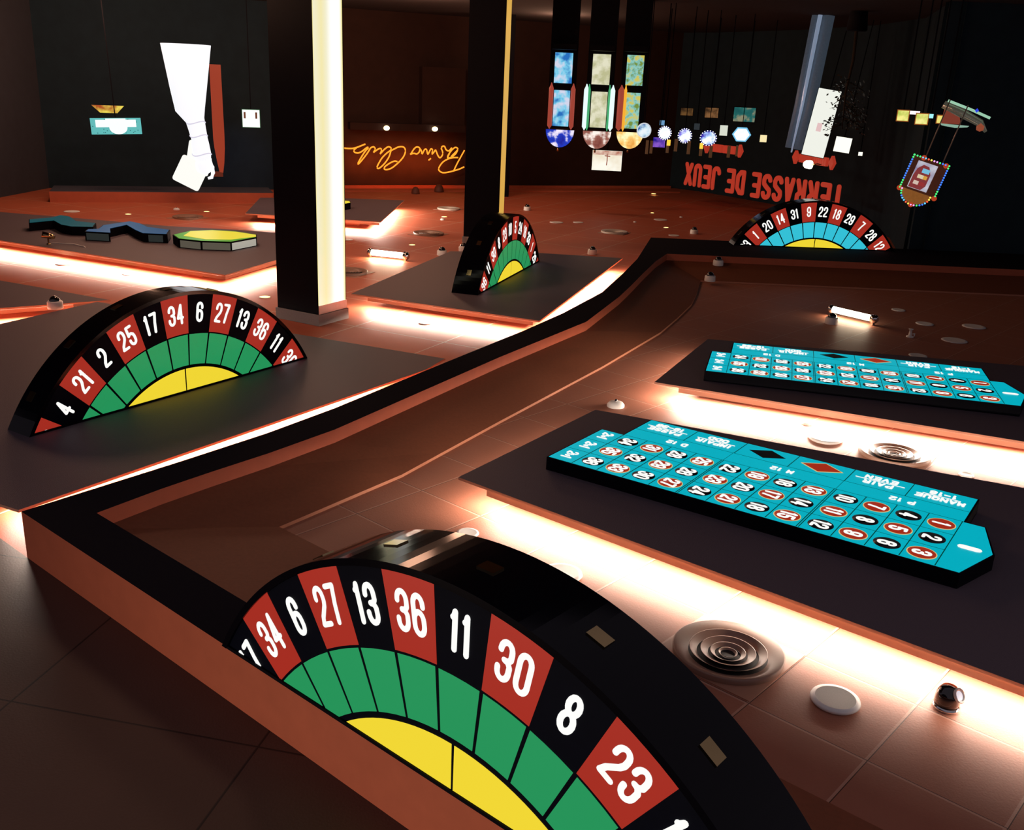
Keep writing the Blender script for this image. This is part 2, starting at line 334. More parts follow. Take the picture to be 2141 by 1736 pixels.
# ================================================================ RAISED PANELS WITH COVE LIGHT
HP = .2
def lerp(a, b_, t): return (a[0]+(b_[0]-a[0])*t, a[1]+(b_[1]-a[1])*t)
def inset(P, d):
    n = len(P); out = []
    cx = sum(p[0] for p in P)/n; cy = sum(p[1] for p in P)/n
    for i, p in enumerate(P):
        v = Vector((cx-p[0], cy-p[1])); v.normalize(); out.append((p[0]+v.x*d, p[1]+v.y*d))
    return out
def panel(P, label, strips, lamps, group='raised charcoal ceiling panels with cove lighting'):
    """P: outline counter-clockwise from the front left corner; strips: (edge index, t0, t1); lamps: (edge index, power per metre)"""
    o = thing('ceiling_panel', label, 'ceiling panel', (P[0][0], P[0][1], 0), 0, group)
    L = [(x-P[0][0], y-P[0][1]) for x, y in P]; n = len(L)
    b = MB(); b.prism(L, HP-.016, HP); b.build('panel_board', M_char, o)
    b = MB(); strip(b, L+[L[0]], L+[L[0]], HP-.0185, HP-.001); e_ = b.build('edge_trim', M_peach, o)
    sv = e_.modifiers.new('thick', 'SOLIDIFY'); sv.thickness = .006; sv.offset = 0
    b = MB(); b.prism(inset(L, .95), 0, HP-.017); b.build('support_box', M_terra, o)
    cx = sum(p[0] for p in L)/n; cy = sum(p[1] for p in L)/n
    for i, t0, t1 in strips:
        a, c_ = L[i], L[(i+1) % n]; p, q = lerp(a, c_, t0), lerp(a, c_, t1)
        d = Vector((q[0]-p[0], q[1]-p[1])).normalized(); nn = Vector((-d.y, d.x))
        if nn.dot(Vector((cx-p[0], cy-p[1]))) < 0: nn = -nn
        p1 = (p[0]+nn.x*.012, p[1]+nn.y*.012); q1 = (q[0]+nn.x*.012, q[1]+nn.y*.012); q2 = (q1[0]+nn.x*.012, q1[1]+nn.y*.012); p2 = (p1[0]+nn.x*.012, p1[1]+nn.y*.012)
        b = MB(); b.prism([p1, q1, q2, p2], HP-.07, HP-.026); b.build('fascia_strip', M_peach, o)
    for i, pw, dd in lamps:
        a, c_ = P[i], P[(i+1) % n]; d = Vector((c_[0]-a[0], c_[1]-a[1])).normalized(); nn = Vector((-d.y, d.x))
        if nn.dot(Vector((cx+P[0][0]-a[0], cy+P[0][1]-a[1]))) < 0: nn = -nn
        p = lerp(a, c_, .04); q = lerp(a, c_, .96)
        area('cove_or_fill_lamp', (p[0]+nn.x*dd, p[1]+nn.y*dd), (q[0]+nn.x*dd, q[1]+nn.y*dd), HP-.035, (-nn.x, -nn.y), pw)
    return o
PT1 = [(-.353, 6.347), (3.2, 3.517), (5.0, 6.057), (.714, 7.999)]
PT2 = [(1.338, 8.924), (5.6, 7.08), (6.8, 9.93), (2.158, 10.73)]
panel(PT1, 'charcoal ceiling panel under the nearer roulette layout, glowing along its front edge', [(0, .055, 1)], [(0, 22, .15), (3, 8, .2), (2, 8, .2)])
panel(PT2, 'charcoal ceiling panel under the farther roulette layout, at the right', [(0, .05, 1)], [(0, 34, .22), (3, 14, .2)])
A1 = (-3.25, 5.13); A2 = (-.85, 8.98)
PW1 = [(-3.02, 5.50), (-.84, 9.0), (-.694, 9.416), (-2.217, 10.073), (-4.9, 11.2), (-6.6, 7.2)]
panel(PW1, 'large grey ceiling panel under the green half roulette wheel at the left', [], [(0, 30, .42), (2, 3, .15)])
PW2 = [(-2.115, 12.296), (.272, 11.25), (1.684, 15.988), (.307, 16.132), (-1.116, 15.906)]
panel(PW2, 'charcoal ceiling panel in the middle carrying the slanting half roulette wheel', [(0, .09, .965)], [(0, 26, .2), (1, 30, .14), (4, 3, .15)])
P3 = [(-9.5, 15.74), (-3.965, 13.13), (-3.45, 14.9), (-3.7, 16.9), (-4.9, 17.15), (-6.137, 17.22), (-8.06, 17.7), (-11, 18.3)]
panel(P3, 'dark brown ceiling panel at the far left carrying the blue and yellow sign shapes', [(0, .02, .998), (1, .01, .97)], [(0, 26, .2), (1, 24, .2)])
P4 = [(-5.362, 19.266), (-2.685, 18.95), (-2.66, 22.6), (-4.022, 22.5), (-5.75, 21.9)]
panel(P4, 'far dark brown ceiling panel half hidden behind the black column', [(0, .09, .99)], [(0, 40, .2), (1, 30, .2)])
P5 = [(-7.2, 9.75), (-4.80, 11.32), (-5.9, 11.85), (-8.2, 12.9)]
panel(P5, 'ceiling panel corner at the left edge behind the large wheel, with a dome camera', [(0, .02, .86)], [(0, 34, .2)])

# unseen fill lamp, added without any panel, to brighten the frame's outer face
area('cove_or_fill_lamp', (-3.4, 3.0), (1.0, -.8), .12, (.64, .77), 5.5, tilt=1.3)

# ================================================================ HALF ROULETTE WHEELS
SEQ = [0, 32, 15, 19, 4, 21, 2, 25, 17, 34, 6, 27, 13, 36, 11, 30, 8, 23, 10, 5, 24, 16, 33, 1, 20, 14, 31, 9, 22, 18, 29, 7, 28, 12, 35, 3, 26]
RED = {32, 19, 21, 25, 34, 27, 36, 30, 23, 5, 16, 1, 14, 9, 18, 7, 12, 3}
DA = 2*PI/37; R1, R2, R3, RF = 1.6242, 1.2954, 1.0033, 1.652
def sector(ra, rb, a0, a1, n):
    P = [(rb*math.cos(a0+(a1-a0)*i/n), rb*math.sin(a0+(a1-a0)*i/n)) for i in range(n+1)]
    Q = [(ra*math.cos(a0+(a1-a0)*i/n), ra*math.sin(a0+(a1-a0)*i/n)) for i in range(n+1)]
    return P, Q
def sect(mb, ra, rb, a0, a1, n, y0, y1, zc):
    for i in range(n):
        t0 = a0+(a1-a0)*i/n; t1 = a0+(a1-a0)*(i+1)/n
        pts = [(ra*math.cos(t0), ra*math.sin(t0)), (rb*math.cos(t0), rb*math.sin(t0)), (rb*math.cos(t1), rb*math.sin(t1)), (ra*math.cos(t1), ra*math.sin(t1))]
        if ra < 1e-6: pts = pts[1:]+[(0, 0)]
        mb.prism(pts, y0, y1, T=lambda x, z, y: (x, y, z+zc))
def wheel(loc, th, zc, zb, ph, first, band, label, depth=.35):
    o = thing('roulette_sign', label, 'roulette wheel', (loc[0], loc[1], zb), th, 'giant lit half roulette wheels')
    z = zc-zb                    # centre relative to the base (below it)
    amax = math.acos(min(1, -z/RF)); cl = ((0, 0, 0), (0, 0, 1))
    b = MB(); sect(b, RF-.03, RF, PI/2-amax-.03, PI/2+amax+.03, 64, -.012, depth, z); sect(b, 0, RF-.03, PI/2-amax-.05, PI/2+amax+.05, 64, .03, depth-.02, z)
    b.clip(*cl).build('drum', M_black, o)
    b = MB(); sect(b, 0, RF-.031, PI/2-amax-.05, PI/2+amax+.05, 64, 0, .028, z); b.clip(*cl).build('face_panel', E_face, o)
    b = MB(); g = .019
    for k in range(-19, 19):
        a1 = ph-k*DA; a0 = a1-DA
        if (z+R1*max(math.sin(a0), math.sin(a1))) < .02 or math.sin((a0+a1)/2) < 0: continue
        n = SEQ[(SEQ.index(first)+k) % 37]
        if n in RED:
            q = MB(); sect(q, R2, R1, a0, a1, 4, -.002, .002, z); q.clip(*cl)
            if q.bm.faces: q.build('red_pocket', E_red, o)
            else: q.bm.free()
        ga = g/2/R2
        sect(b, R3+.016, R2-.012, a0+ga, a1-ga, 3, -.002, .002, z)
        am = (a0+a1)/2; s = str(n); up = (math.cos(am), math.sin(am)); rt = (math.sin(am), -math.cos(am)); rc = 1.468
        def T(x, y, d, up=up, rt=rt, rc=rc, z=z): return (up[0]*(rc+y)+rt[0]*x, d, up[1]*(rc+y)+rt[1]*x+z)
        if rc*up[1]+z > -.12:
            q = MB(); q.strokes(layout(s, .152, .049, .036), .0118, -.0035, .001, T=T); q.clip(*cl)
            if q.bm.faces: q.build('numeral', E_white, o)
            else: q.bm.free()
    b.clip(*cl).build('colour_band', band, o)
    b = MB(); sect(b, 0, R3-.012, PI/2+.0075, PI/2+1.2, 24, -.002, .002, z); sect(b, 0, R3-.012, PI/2-1.2, PI/2-.0075, 24, -.002, .002, z)
    b.clip(*cl).build('hub_plate', E_yellow, o)
    hw_ = math.sqrt(RF*RF-z*z)-.02
    b = MB(); b.box(-hw_, hw_, -.010, .0, 0, .016); b.build('base_trim', M_blackm, o)
    for k in range(-3, 4):
        am = PI/2+k*.30; b = MB()
        def T(x, y, d, am=am, z=z): return ((RF+d)*math.cos(am+x/RF), y, (RF+d)*math.sin(am+x/RF)+z)
        b.prism([(-.04, .14), (.04, .14), (.04, .20), (-.04, .20)], -.001, .006, T=T); b.build('mounting_plate', M_brass, o)
    return o
wheel((-2.7947, 7.9809), 1.0162, -.5865, .2, 1.5257, 6, E_green, 'half roulette wheel at the left showing 25, 17, 34, 6 and 27 on green', .26)
wheel((-.1081, 13.9302), 1.2787, -.5755, .2, 1.5706, 5, E_green, 'half roulette wheel in the middle turned almost edge-on, showing 23, 10 and 5')
wheel((5.1627, 17.3301), .0338, -.529, .3035, 1.7758, 9, E_blue, 'far half roulette wheel with a sky blue band, showing 31, 9 and 22')
wheel((-.1613, 3.0055), -.6905, -.4711, .3055, 2.32, 6, E_green, 'largest half roulette wheel in the foreground showing 27, 13, 36, 11 and 30')

# ================================================================ ROULETTE LAYOUTS (betting tables)
DX, DY, GAP = .2018, .2603, .0136
def layout_table(label):
    o = thing('roulette_layout', label, 'betting table', (.5905, 6.5096, HP), -.5904, 'lit roulette betting layouts')
    out = [(-.305, -.135), (2.486, -.135), (2.605, .255), (2.486, .655), (2.365, .655), (2.365, 1.125), (-.112, 1.125), (-.112, .655), (-.305, .655)]
    inn = [(-.293, -.124), (2.480, -.124), (2.592, .255), (2.480, .645), (2.353, .645), (2.353, 1.113), (-.100, 1.113), (-.100, .645), (-.293, .645)]
    b = MB(); b.prism(out, 0, .098); b.build('case', M_blackm, o)
    b = MB(); b.prism(inn, .096, .1005); b.build('playing_surface', E_cyan, o)
    b = MB(); zt = .1006
    def ln(x0, y0, x1, y1, w_=.0025, z=.0012):
        d = math.hypot(x1-x0, y1-y0); nx, ny = -(y1-y0)/d*w_, (x1-x0)/d*w_
        b.prism([(x0-nx, y0-ny), (x1-nx, y1-ny), (x1+nx, y1+ny), (x0+nx, y0+ny)], zt, zt+z)
    X = lambda i: i*DX+GAP*(i//4)
    for i in range(13):
        x = (i-.5)*DX+GAP*(min(i, 11)//4 if i % 4 else max(0, i//4-1) if i < 12 else 2)
        ln(x, -.124, x, .65, .003)
        if i in (4, 8): ln(x+GAP, -.124, x+GAP, .65, .003)
    for y in (.13, .39): ln(-.293, y, 2.353, y, .0012)
    ln(-.10, .65, 2.353, .65, .0012); ln(-.10, .84, 2.353, .84, .0012)
    for i in (4, 8): ln((i-.5)*DX+GAP*(i//4-.5), .65, (i-.5)*DX+GAP*(i//4-.5), .84, .0012)
    w6 = 2.453/6
    for i in range(1, 6): ln(-.10+w6*i, .84, -.10+w6*i, 1.113, .003)
    b.build('layout_lines', E_line, o)
    for i in range(12):
        for j in range(3):
            n = 36-3*i-j; cx, cy = X(i), j*DY; red = n % 2 == 1
            q = MB(); q.lathe([(0, zt+.0016), (.080, zt+.0016), (.080, zt)], 32, (cx, cy, 0)); dsc = q.build('number_disc', E_dia if red else E_disc, o)
            if red:
                q = MB(); q.lathe([(.079, zt+.0014), (.086, zt+.0014), (.086, zt)], 32, (cx, cy, 0)); q.build('disc_rim', E_gold, dsc)
            def T(x, y, d, cx=cx, cy=cy): return (cx+y, cy-x, d)
            q = MB(); q.strokes(layout(str(n), .096, .043, .026), .0105, zt+.001, zt+.0035, T=T, n=8); q.build('numeral', E_white, o)
    def word(txt, cx, cy, h, w_, gp, hw=.008, up=False):
        def T(x, y, d): return (cx+y, cy-x, d) if up else (cx-x, cy-y, d)
        return layout(txt, h, w_, gp), T, hw
    def words(items):
        q = MB()
        for it in items: q.strokes(it[0], it[2], zt+.001, zt+.0035, T=it[1], n=8)
        q.build('lettering', E_white, o)
    cxs = [-.10+w6*(i+.5) for i in range(6)]
    def dash(cx, cy, l): return ([[(-l, 0), (l, 0)]], (lambda x, y, d: (cx+x, cy+y, d)), .004)
    words([word('PASSE', cxs[0], .935, .055, .036, .020), word('19-36', cxs[0], 1.035, .055, .032, .018), dash(cxs[0], .985, .165)])
    words([word('IMPAIR', cxs[1], .935, .055, .034, .020), word('ODD', cxs[1], 1.035, .055, .036, .020), dash(cxs[1], .985, .150)])
    words([word('PAIR', cxs[4], .935, .055, .036, .022), word('EVEN', cxs[4], 1.035, .055, .036, .022), dash(cxs[4], .985, .165)])
    words([word('MANQUE', cxs[5], .935, .055, .034, .020), word('1-18', cxs[5], 1.035, .055, .034, .020), dash(cxs[5], .985, .120)])
    for c_, x in (('D 12', .30), ('M 12', 1.12), ('P 12', 1.95)): words([word(c_, x, .745, .055, .034, .018, .007)])
    for j in range(3): words([word('2', -.195, j*DY+.05, .075, .036, .02, .008, True), word('to', -.195, j*DY, .05, .022, .010, .0045, True), word('1', -.195, j*DY-.05, .075, .036, .02, .008, True)])
    for k, m_ in ((2, E_disc), (3, E_dia)):
        cx, cy = cxs[k], .985
        q = MB()
        if k == 3: q.prism([(cx-.155, cy), (cx, cy-.105), (cx+.155, cy), (cx, cy+.105)], zt, zt+.0012, mi=0); dd = q.build('diamond_outline', E_gold, o); q = MB()
        q.prism([(cx-.14, cy), (cx, cy-.094), (cx+.14, cy), (cx, cy+.094)], zt, zt+.0018); q.build('diamond', m_, o)
    words([([[(-.042, 0), (.042, 0)]], (lambda x, y, d: (2.465+x, .25+y, d)), .028)])
    return o
t1 = layout_table('nearer lit turquoise roulette layout, complete from 36 to the zero')
dup(t1, (2.151, 9.1001, HP), -.2542, 'farther lit turquoise roulette layout, running out of the right side of the picture')

# ================================================================ COLUMNS
def column(F, u_, w_, lu, lw, label, bright, panel_face=True):
    """F front corner; u_ unit vector along the dark face, w_ along the lit face"""
    o = thing('column', label, 'column', (F[0], F[1], 0), 0)
    P = lambda a, c_: (u_[0]*a+w_[0]*c_, u_[1]*a+w_[1]*c_)
    def quad(a0, a1, c0, c1): return [P(a0, c0), P(a0, c1), P(a1, c1), P(a1, c0)]
    if panel_face:
        b = MB(); b.prism(quad(0, lu, 0, lw), 0, .133); b.build('base_block', M_grey, o, .004)
    b = MB(); b.prism(quad(.02, lu-.02, .02, lw-.02), .133 if panel_face else 0, ROOMH); b.build('shaft', M_blackm, o)
    if panel_face:
        b = MB(); b.prism(quad(.012, .021, .02, lw-.02), .134, .24); b.build('kick_plate', M_chrome_dk, o)
        b = MB(); b.prism(quad(.008, .021, .022, lw-.045), .24, ROOMH-.05); q = b.build('light_panel', bright, o)
    return o
M_chrome_dk = mat('brushed_brown_metal', (.16, .10, .085), rough=.3, metal=.7, noise=.2, nscale=30)
def lit_panel(name, ca, cb, k):
    m = bpy.data.materials.new(name); m.use_nodes = True; nt = m.node_tree; b = nt.nodes['Principled BSDF']
    tc = nt.nodes.new('ShaderNodeTexCoord'); sx = nt.nodes.new('ShaderNodeSeparateXYZ'); nt.links.new(tc.outputs['Generated'], sx.inputs[0])
    r = nt.nodes.new('ShaderNodeValToRGB'); e = r.color_ramp.elements; e[0].position = 0; e[0].color = (*s2l(cb), 1); e[1].position = 1; e[1].color = (*s2l(cb), 1)
    for p, c_ in ((.06, ca), (.3, tuple((x+y)/2 for x, y in zip(ca, cb))), (.45, ca), (.62, (255, 255, 250)), (.9, (255, 255, 250))):
        x = e.new(p); x.color = (*s2l(c_), 1)
    nt.links.new(sx.outputs[0], r.inputs[0]); nt.links.new(r.outputs[0], b.inputs['Emission Color']); b.inputs['Emission Strength'].default_value = k
    b.inputs['Base Color'].default_value = (.1, .1, .1, 1)
    return m
LP1 = lit_panel('backlit_cream_panel', (236, 232, 200), (238, 222, 140), 1.05); LP2 = lit_panel('backlit_amber_panel', (228, 176, 72), (236, 190, 90), .9)
for e in LP2.node_tree.nodes['Color Ramp'].color_ramp.elements: e.color = (*s2l((226, 176, 78)), 1)
column((-2.33, 11.294), (-.871, .491), (.491, .871), .68, .55, 'black square column at the left with a cream backlit face and grey foot', LP1)
column((-.383, 17.91), (-.991, .134), (.134, .991), .68, .55, 'black column behind the middle wheel with a thin amber lit face', LP2)
column((-.33, 26.1), (-1, 0), (0, 1), .8, .5, 'plain black column far behind, just right of the amber lit column', LP2, False)

# ================================================================ CEILING FITTINGS
def diffuser(loc, rz, label, r=.29, mring=None):
    o = thing('air_diffuser', label, 'air vent', loc, rz, 'round ring air diffusers')
    m = mring or M_cream; k = r/.29
    b = MB(); b.box(-.296*k, .296*k, -.296*k, .296*k, 0, .005); b.build('square_plate', M_terra2, o)
    b = MB(); b.lathe([(.290*k, .005), (.294*k, .036), (.286*k, .040), (.208*k, .010)], 64); b.build('outer_ring', m, o)
    b = MB(); b.lathe([(.0, .0062), (.215*k, .0062)], 48); b.build('dark_throat', M_dark, o)
    for rr, hh in ((.205, .034), (.146, .027), (.094, .021), (.050, .016)):
        b = MB(); w_ = .042 if rr > .1 else .026 if rr > .06 else .012; rr *= k; w_ *= k
        b.lathe([(rr-w_, .008), (rr-.003, hh), (rr, hh+.001), (rr-w_*.9, .0075)], 48); b.build('louvre_ring', m, o)
    return o
M_terra2 = mat('cream_terracotta', (.40, .19, .12), rough=.5, noise=.1, nscale=10)
M_terradk = mat('brown_ring', (.20, .07, .04), rough=.5, noise=.1, nscale=10)
d1 = diffuser((1.2, 4.527, .004), -.726, 'largest ring-shaped air diffuser, in the bright tiles at lower right')
dup(d1, (3.223, 7.736, .004), -.6, 'ring-shaped air diffuser just behind the nearer roulette layout')
dup(d1, (-2.573, 14.702, 0), -.4, 'air diffuser beside the lit face of the black column')
dup(d1, (-6.636, 19.701, 0), -.4, 'air diffuser on the far side of the yellow sign shape')
dup(d1, (-1.763, 18.982, 0), -.4, 'air diffuser between the two columns, left of the middle wheel')
M_pale = mat('pale_ring', (.6, .55, .48), rough=.4, noise=.05, nscale=10)
diffuser((1.928, 20.33, 0), -.4, 'pale-ringed air diffuser right of the middle wheel', .27, M_pale)
diffuser((-1.677, 22.957, 0), -.4, 'pale-ringed air diffuser below the neon sign', .26, M_pale)

def speaker(loc, r, label, raised=True, group='round white ceiling speakers'):
    o = thing('ceiling_speaker', label, 'ceiling speaker', loc, 0, group)
    h = .022 if raised else .010
    b = MB(); b.lathe([(r*.92, 0), (r, h*.5), (r*.97, h), (r*.80, h+.003)], 48); b.build('rim', M_white, o)
    b = MB(); b.lathe([(0, h-.002), (r*.6, h), (r*.80, h+.003)], 48); b.build('grille', mat('speaker_grille', (.42, .41, .37), rough=.7, noise=.2, nscale=300) if 'grey' in label else M_white, o)
    return o
Z0 = .004
speaker((1.656, 4.145, Z0), .122, 'round grey speaker grille at the lower right, nearest the camera')
speaker((2.735, 8.057, Z0), .15, 'large white speaker disc behind the nearer roulette layout')
speaker((.348, 5.333, Z0), .125, 'white disc half hidden behind the rim of the foreground wheel')
speaker((-.256, 5.852, Z0), .075, 'small white disc peeping over the top of the foreground wheel', False)
speaker((-6.739, 14.392, 0), .12, 'white disc near the left edge, in front of the blue sign shapes', False)
speaker((-1.119, 11.684, 0), .075, 'small white disc in front of the middle panel', False)
speaker((-3.116, 17.846, 0), .09, 'white disc just right of the cream lit column face', False)
speaker((0.776, 21.503, 0), .15, 'left one of two dim discs right of the middle wheel', False)
speaker((1.255, 21.664, 0), .115, 'right one of two dim discs right of the middle wheel', False)
speaker((3.154, 20.305, 0), .115, 'dim disc behind the corner of the ceiling frame', False)
speaker((3.199, 22.783, 0), .16, 'dark disc on the far ceiling above the frame corner', False)
speaker((4.963, 15.560, .004), .075, 'small disc below the blue half wheel', False)
speaker((5.415, 13.753, .004), .095, 'disc just right of the glowing tube lamp', False)
speaker((5.467, 12.914, .004), .115, 'disc right of the tube lamp, second in the row to the right', False)
speaker((5.494, 12.016, .004), .155, 'widest disc in the dark at the right edge', False)
speaker((4.712, 11.153, .004), .105, 'pale disc close behind the farther roulette layout', False)
speaker((6.110, 12.874, .004), .15, 'dim disc cut by the right edge of the picture', False)
speaker((2.684, 8.457, .004), .055, 'small white cap beside the bright edge of the farther panel')
speaker((3.657, 7.332, .004), .06, 'white disc hidden behind the right end of the nearer panel', False)
speaker((-9.016, 19.835, 0), .155, 'wide dim disc at the far left below the terracotta bulkhead', False)
def downlight(loc, r, label):
    o = thing('downlight', label, 'downlight', loc, 0, 'recessed warm downlights')
    b = MB(); b.lathe([(r, 0), (r*1.02, .006), (r*.85, .008)], 32); b.build('trim_ring', M_white, o)
    b = MB(); b.lathe([(0, .010), (r*.6, .010), (r*.86, .006)], 32); b.build('lens', E_lampY, o)
    return o
for p, r, lb in (((-5.581, 13.859, 0), .08, 'downlight in front of the far left panel edge'), ((-3.338, 12.747, 0), .075, 'downlight left of the black column foot'),
    ((-1.662, 21.591, 0), .065, 'downlight left of the amber lit column, nearer the neon sign'), ((-1.921, 17.579, 0), .06, 'downlight beside the glowing tube lamp of the left ceiling'),
    ((3.149, 21.460, 0), .06, 'brightest downlight behind the ceiling frame corner'), ((3.159, 23.995, 0), .05, 'small dim downlight behind the dark disc'),
    ((3.710, 28.274, .03), .08, 'farthest downlight, below the white lit screen'), ((-7.875, 19.817, 0), .065, 'downlight left of the dome sensor near the bulkhead'),
    ((-6.580, 20.724, 0), .065, 'downlight right of the dome sensor near the bulkhead')):
    downlight(p, r, lb)
def dome(loc, label, k=1.):
    o = thing('dome_camera', label, 'security camera', loc, 0, 'white dome security cameras'); o.scale = (k, k, k)
    b = MB(); b.lathe([(.082, 0), (.085, .01), (.082, .075), (.076, .085), (.055, .088)], 32); b.build('housing', M_white, o)
    b = MB(); b.lathe([(.058*math.cos(a*PI/16), .086+.058*math.sin(a*PI/16)) for a in range(9)], 28); b.build('smoked_dome', M_smoke, o)
    return o
for p, lb in (((-5.198, 10.784, .2), 'dome camera at the left edge on its own panel corner'), ((-1.314, 16.660, 0), 'dome camera left of the middle wheel, on the terracotta'),
    ((1.295, 17.473, 0), 'dome camera right of the middle wheel, behind its panel'), ((0.137, 23.445, 0), 'dome camera far behind the middle wheel'),
    ((4.148, 12.685, .004), 'dome camera below the left end of the tube lamp'), ((3.635, 20.726, 0), 'dome camera on the far ceiling beyond the frame corner'),
    ((2.963, 15.082, .055), 'lower one of two dome cameras at the left of the dark recess'), ((3.225, 15.888, .17), 'upper one of two dome cameras at the left of the dark recess')):
    dome(p, lb)
dome((-0.981, 17.206, 0), 'dome camera half hidden behind the black side of the middle wheel')
def sensor(loc, r, label):
    o = thing('smoke_sensor', label, 'sensor', loc, 0, 'small white ceiling sensors')
    b = MB(); b.lathe([(r, 0), (r, r*.25), (r*.8, r*.5), (r*.45, r*.62), (0, r*.66)], 28); b.build('body', M_white, o)
    b = MB(); b.lathe([(r*.16, r*.6), (r*.14, r*.85), (0, r*.9)], 14); b.build('sensing_tip', M_smoke, o)
    return o
for p, r, lb in (((.964, 8.723, Z0), .082, 'white smoke sensor between the two roulette layouts'), ((-1.664, 21.116, 0), .05, 'small sensor left of the amber lit column'),
    ((-7.240, 20.808, 0), .065, 'pale round sensor between two downlights by the bulkhead'), ((2.546, 22.153, 0), .035, 'tiny sensor on the far tile joint'),
    ((3.763, 23.404, 0), .04, 'tiny dim sensor at the far right of the terracotta'), ((4.820, 10.901, .004), .03, 'tiny cap behind the farther roulette layout')):
    sensor(p, r, lb)
def sprinkler(loc, label):
    o = thing('sprinkler', label, 'sprinkler', loc, 0)
    b = MB(); b.lathe([(.045, 0), (.045, .012), (.02, .02), (.016, .09), (.03, .1), (.03, .106), (0, .108)], 20); b.build('nozzle', M_white, o)
    b = MB(); b.tube([(.03, 0, .04), (.055, 0, .045), (.055, 0, .01)], .008); b.build('side_pipe', M_white, o)
sprinkler((4.973, 12.116, .004), 'small white sprinkler head in the dark right of the tube lamp')
# eyeball spotlight
o = thing('eyeball_spotlight', 'black eyeball spotlight with a bright lens at the lower right corner', 'spotlight', (2.203, 4.143, Z0), -.3)
b = MB(); b.lathe([(.064, 0), (.066, .012), (.058, .018)], 32); b.build('mount_ring', M_chrome, o)
b = MB(); b.lathe([(.05, .01), (.062, .04), (.056, .085), (.036, .115), (0, .122)], 32); b.build('ball', M_smoke, o)
b = MB()
Tm = Matrix.Translation((.038, -.030, .092)) @ Euler((0, .95, -.65)).to_matrix().to_4x4()
b.lathe([(.034, 0), (.038, .012), (.030, .014), (.022, .006)], 28, T=lambda x, y, z: Tm @ Vector((x, y, z))); lr = b.build('lens_ring', M_white, o)
b = MB(); b.lathe([(0, .008), (.024, .008)], 24, T=lambda x, y, z: Tm @ Vector((x, y, z))); b.build('lens', emi('pale_lens', (225, 215, 225)), lr)
# tube lamps
def tube_lamp(a, b_, z, label, k=1., power=14):
    a = Vector((*a[:2], 0)); b_ = Vector((*b_[:2], 0)); m = (a+b_)/2; d = b_-a; L = d.length; ang = math.atan2(d.y, d.x)
    o = thing('tube_lamp', label, 'lamp', (m.x, m.y, 0), ang, 'glowing tube lamps in clips')
    q = MB(); q.tube([(-L/2+.06, 0, z), (L/2-.06, 0, z)], .042*k, 20); q.build('glowing_tube', E_lamp, o)
    for s in (-1, 1):
        q = MB(); q.tube([(s*(L/2-.085), 0, z), (s*(L/2-.035), 0, z), (s*(L/2-.02), 0, z), (s*L/2, 0, z)], [.058*k, .058*k, .05*k, .03*k], 20); q.build('end_cap', M_chrome, o)
        q = MB(); q.box(s*(L/2-.06)-.015, s*(L/2-.06)+.015, -.03, .03, 0, z-.045*k); q.build('bracket', M_chrome, o)
    l = bpy.data.lights.new('tube_glow', 'AREA'); l.shape = 'RECTANGLE'; l.size = L*.8; l.size_y = .06; l.energy = power; l.color = (1, .75, .5)
    for yy in (-.07,):
        g_ = bpy.data.objects.new('tube_glow', l); C.objects.link(g_); g_.location = (m.x+math.sin(ang)*.07, m.y-math.cos(ang)*.07, z); g_.rotation_euler = (-.5, 0, ang)
    return o
tube_lamp((-2.504, 16.187), (-1.796, 15.952), .08, 'glowing tube lamp behind the middle panel at the left', 1.15)
tube_lamp((4.269, 13.251), (4.736, 12.654), .09, 'glowing tube lamp in the dark recess at the right', 1.0, 4)
# gallery spot on the edge of the far left panel, with its cable
o = thing('small_spotlight', 'small brass spotlight with a loose cable at the far left panel edge', 'spotlight', (-7.143, 14.831, .2), .4)
b = MB(); b.lathe([(.03, 0), (.03, .02), (.012, .025), (.012, .10), (0, .10)], 16); b.build('stem', M_brass, o)
b = MB(); b.tube([(-.08, 0, .16), (.06, 0, .12), (.10, 0, .11)], [.05, .04, .02], 16); b.build('lamp_head', M_brass, o)
b = MB(); b.tube([(.04, -.02, .03), (.35, -.10, .02), (.50, -.30, .01), (.62, -.5, -.12), (1.1, -.75, -.18)], .009, 8); b.build('cable', M_white, o)

# ================================================================ SIGN SHAPES LYING ON THE FAR LEFT PANELS
def shape(Ptop, z0, z1, label, mt, ms, band=None, Pin=None):
    cx = sum(p[0] for p in Ptop)/len(Ptop); cy = sum(p[1] for p in Ptop)/len(Ptop); L = [(x-cx, y-cy) for x, y in Ptop]
    o = thing('sign_shape', label, 'sign', (cx, cy, z0), 0)
    b = MB(); b.prism(L, 0, z1-z0); q = b.build('box_body', [ms], o)
    b = MB(); k = .97; b.prism([(x*k, y*k) for x, y in L], z1-z0-.002, z1-z0+.004); b.build('coloured_top', mt, o)
    if Pin:
        b = MB(); b.prism([(x-cx, y-cy) for x, y in Pin], z1-z0, z1-z0+.008); b.build('inner_colour', band, o)
    return o, L
ms_grey = mat('grey_side_acrylic', (.10, .095, .085), rough=.4, noise=.6, nscale=3)
Y_ = emi('lit_lemon', (236, 216, 60), .95); G_ = emi('lit_leaf_green', (92, 160, 50), .9)
o, L = shape([(-5.457, 15.432), (-5.258, 15.090), (-4.865, 14.965), (-4.415, 15.002), (-4.168, 15.571), (-4.231, 15.811), (-4.640, 16.059), (-5.035, 16.099), (-5.343, 15.891)], .2, .34,
    'yellow and green leaf-shaped sign lying left of the black column', G_, M_blackm, Y_,
    [(-5.258, 15.357), (-4.837, 15.110), (-4.470, 15.195), (-4.186, 15.583), (-4.230, 15.751), (-4.616, 15.977), (-5.009, 16.016), (-5.302, 15.815)])
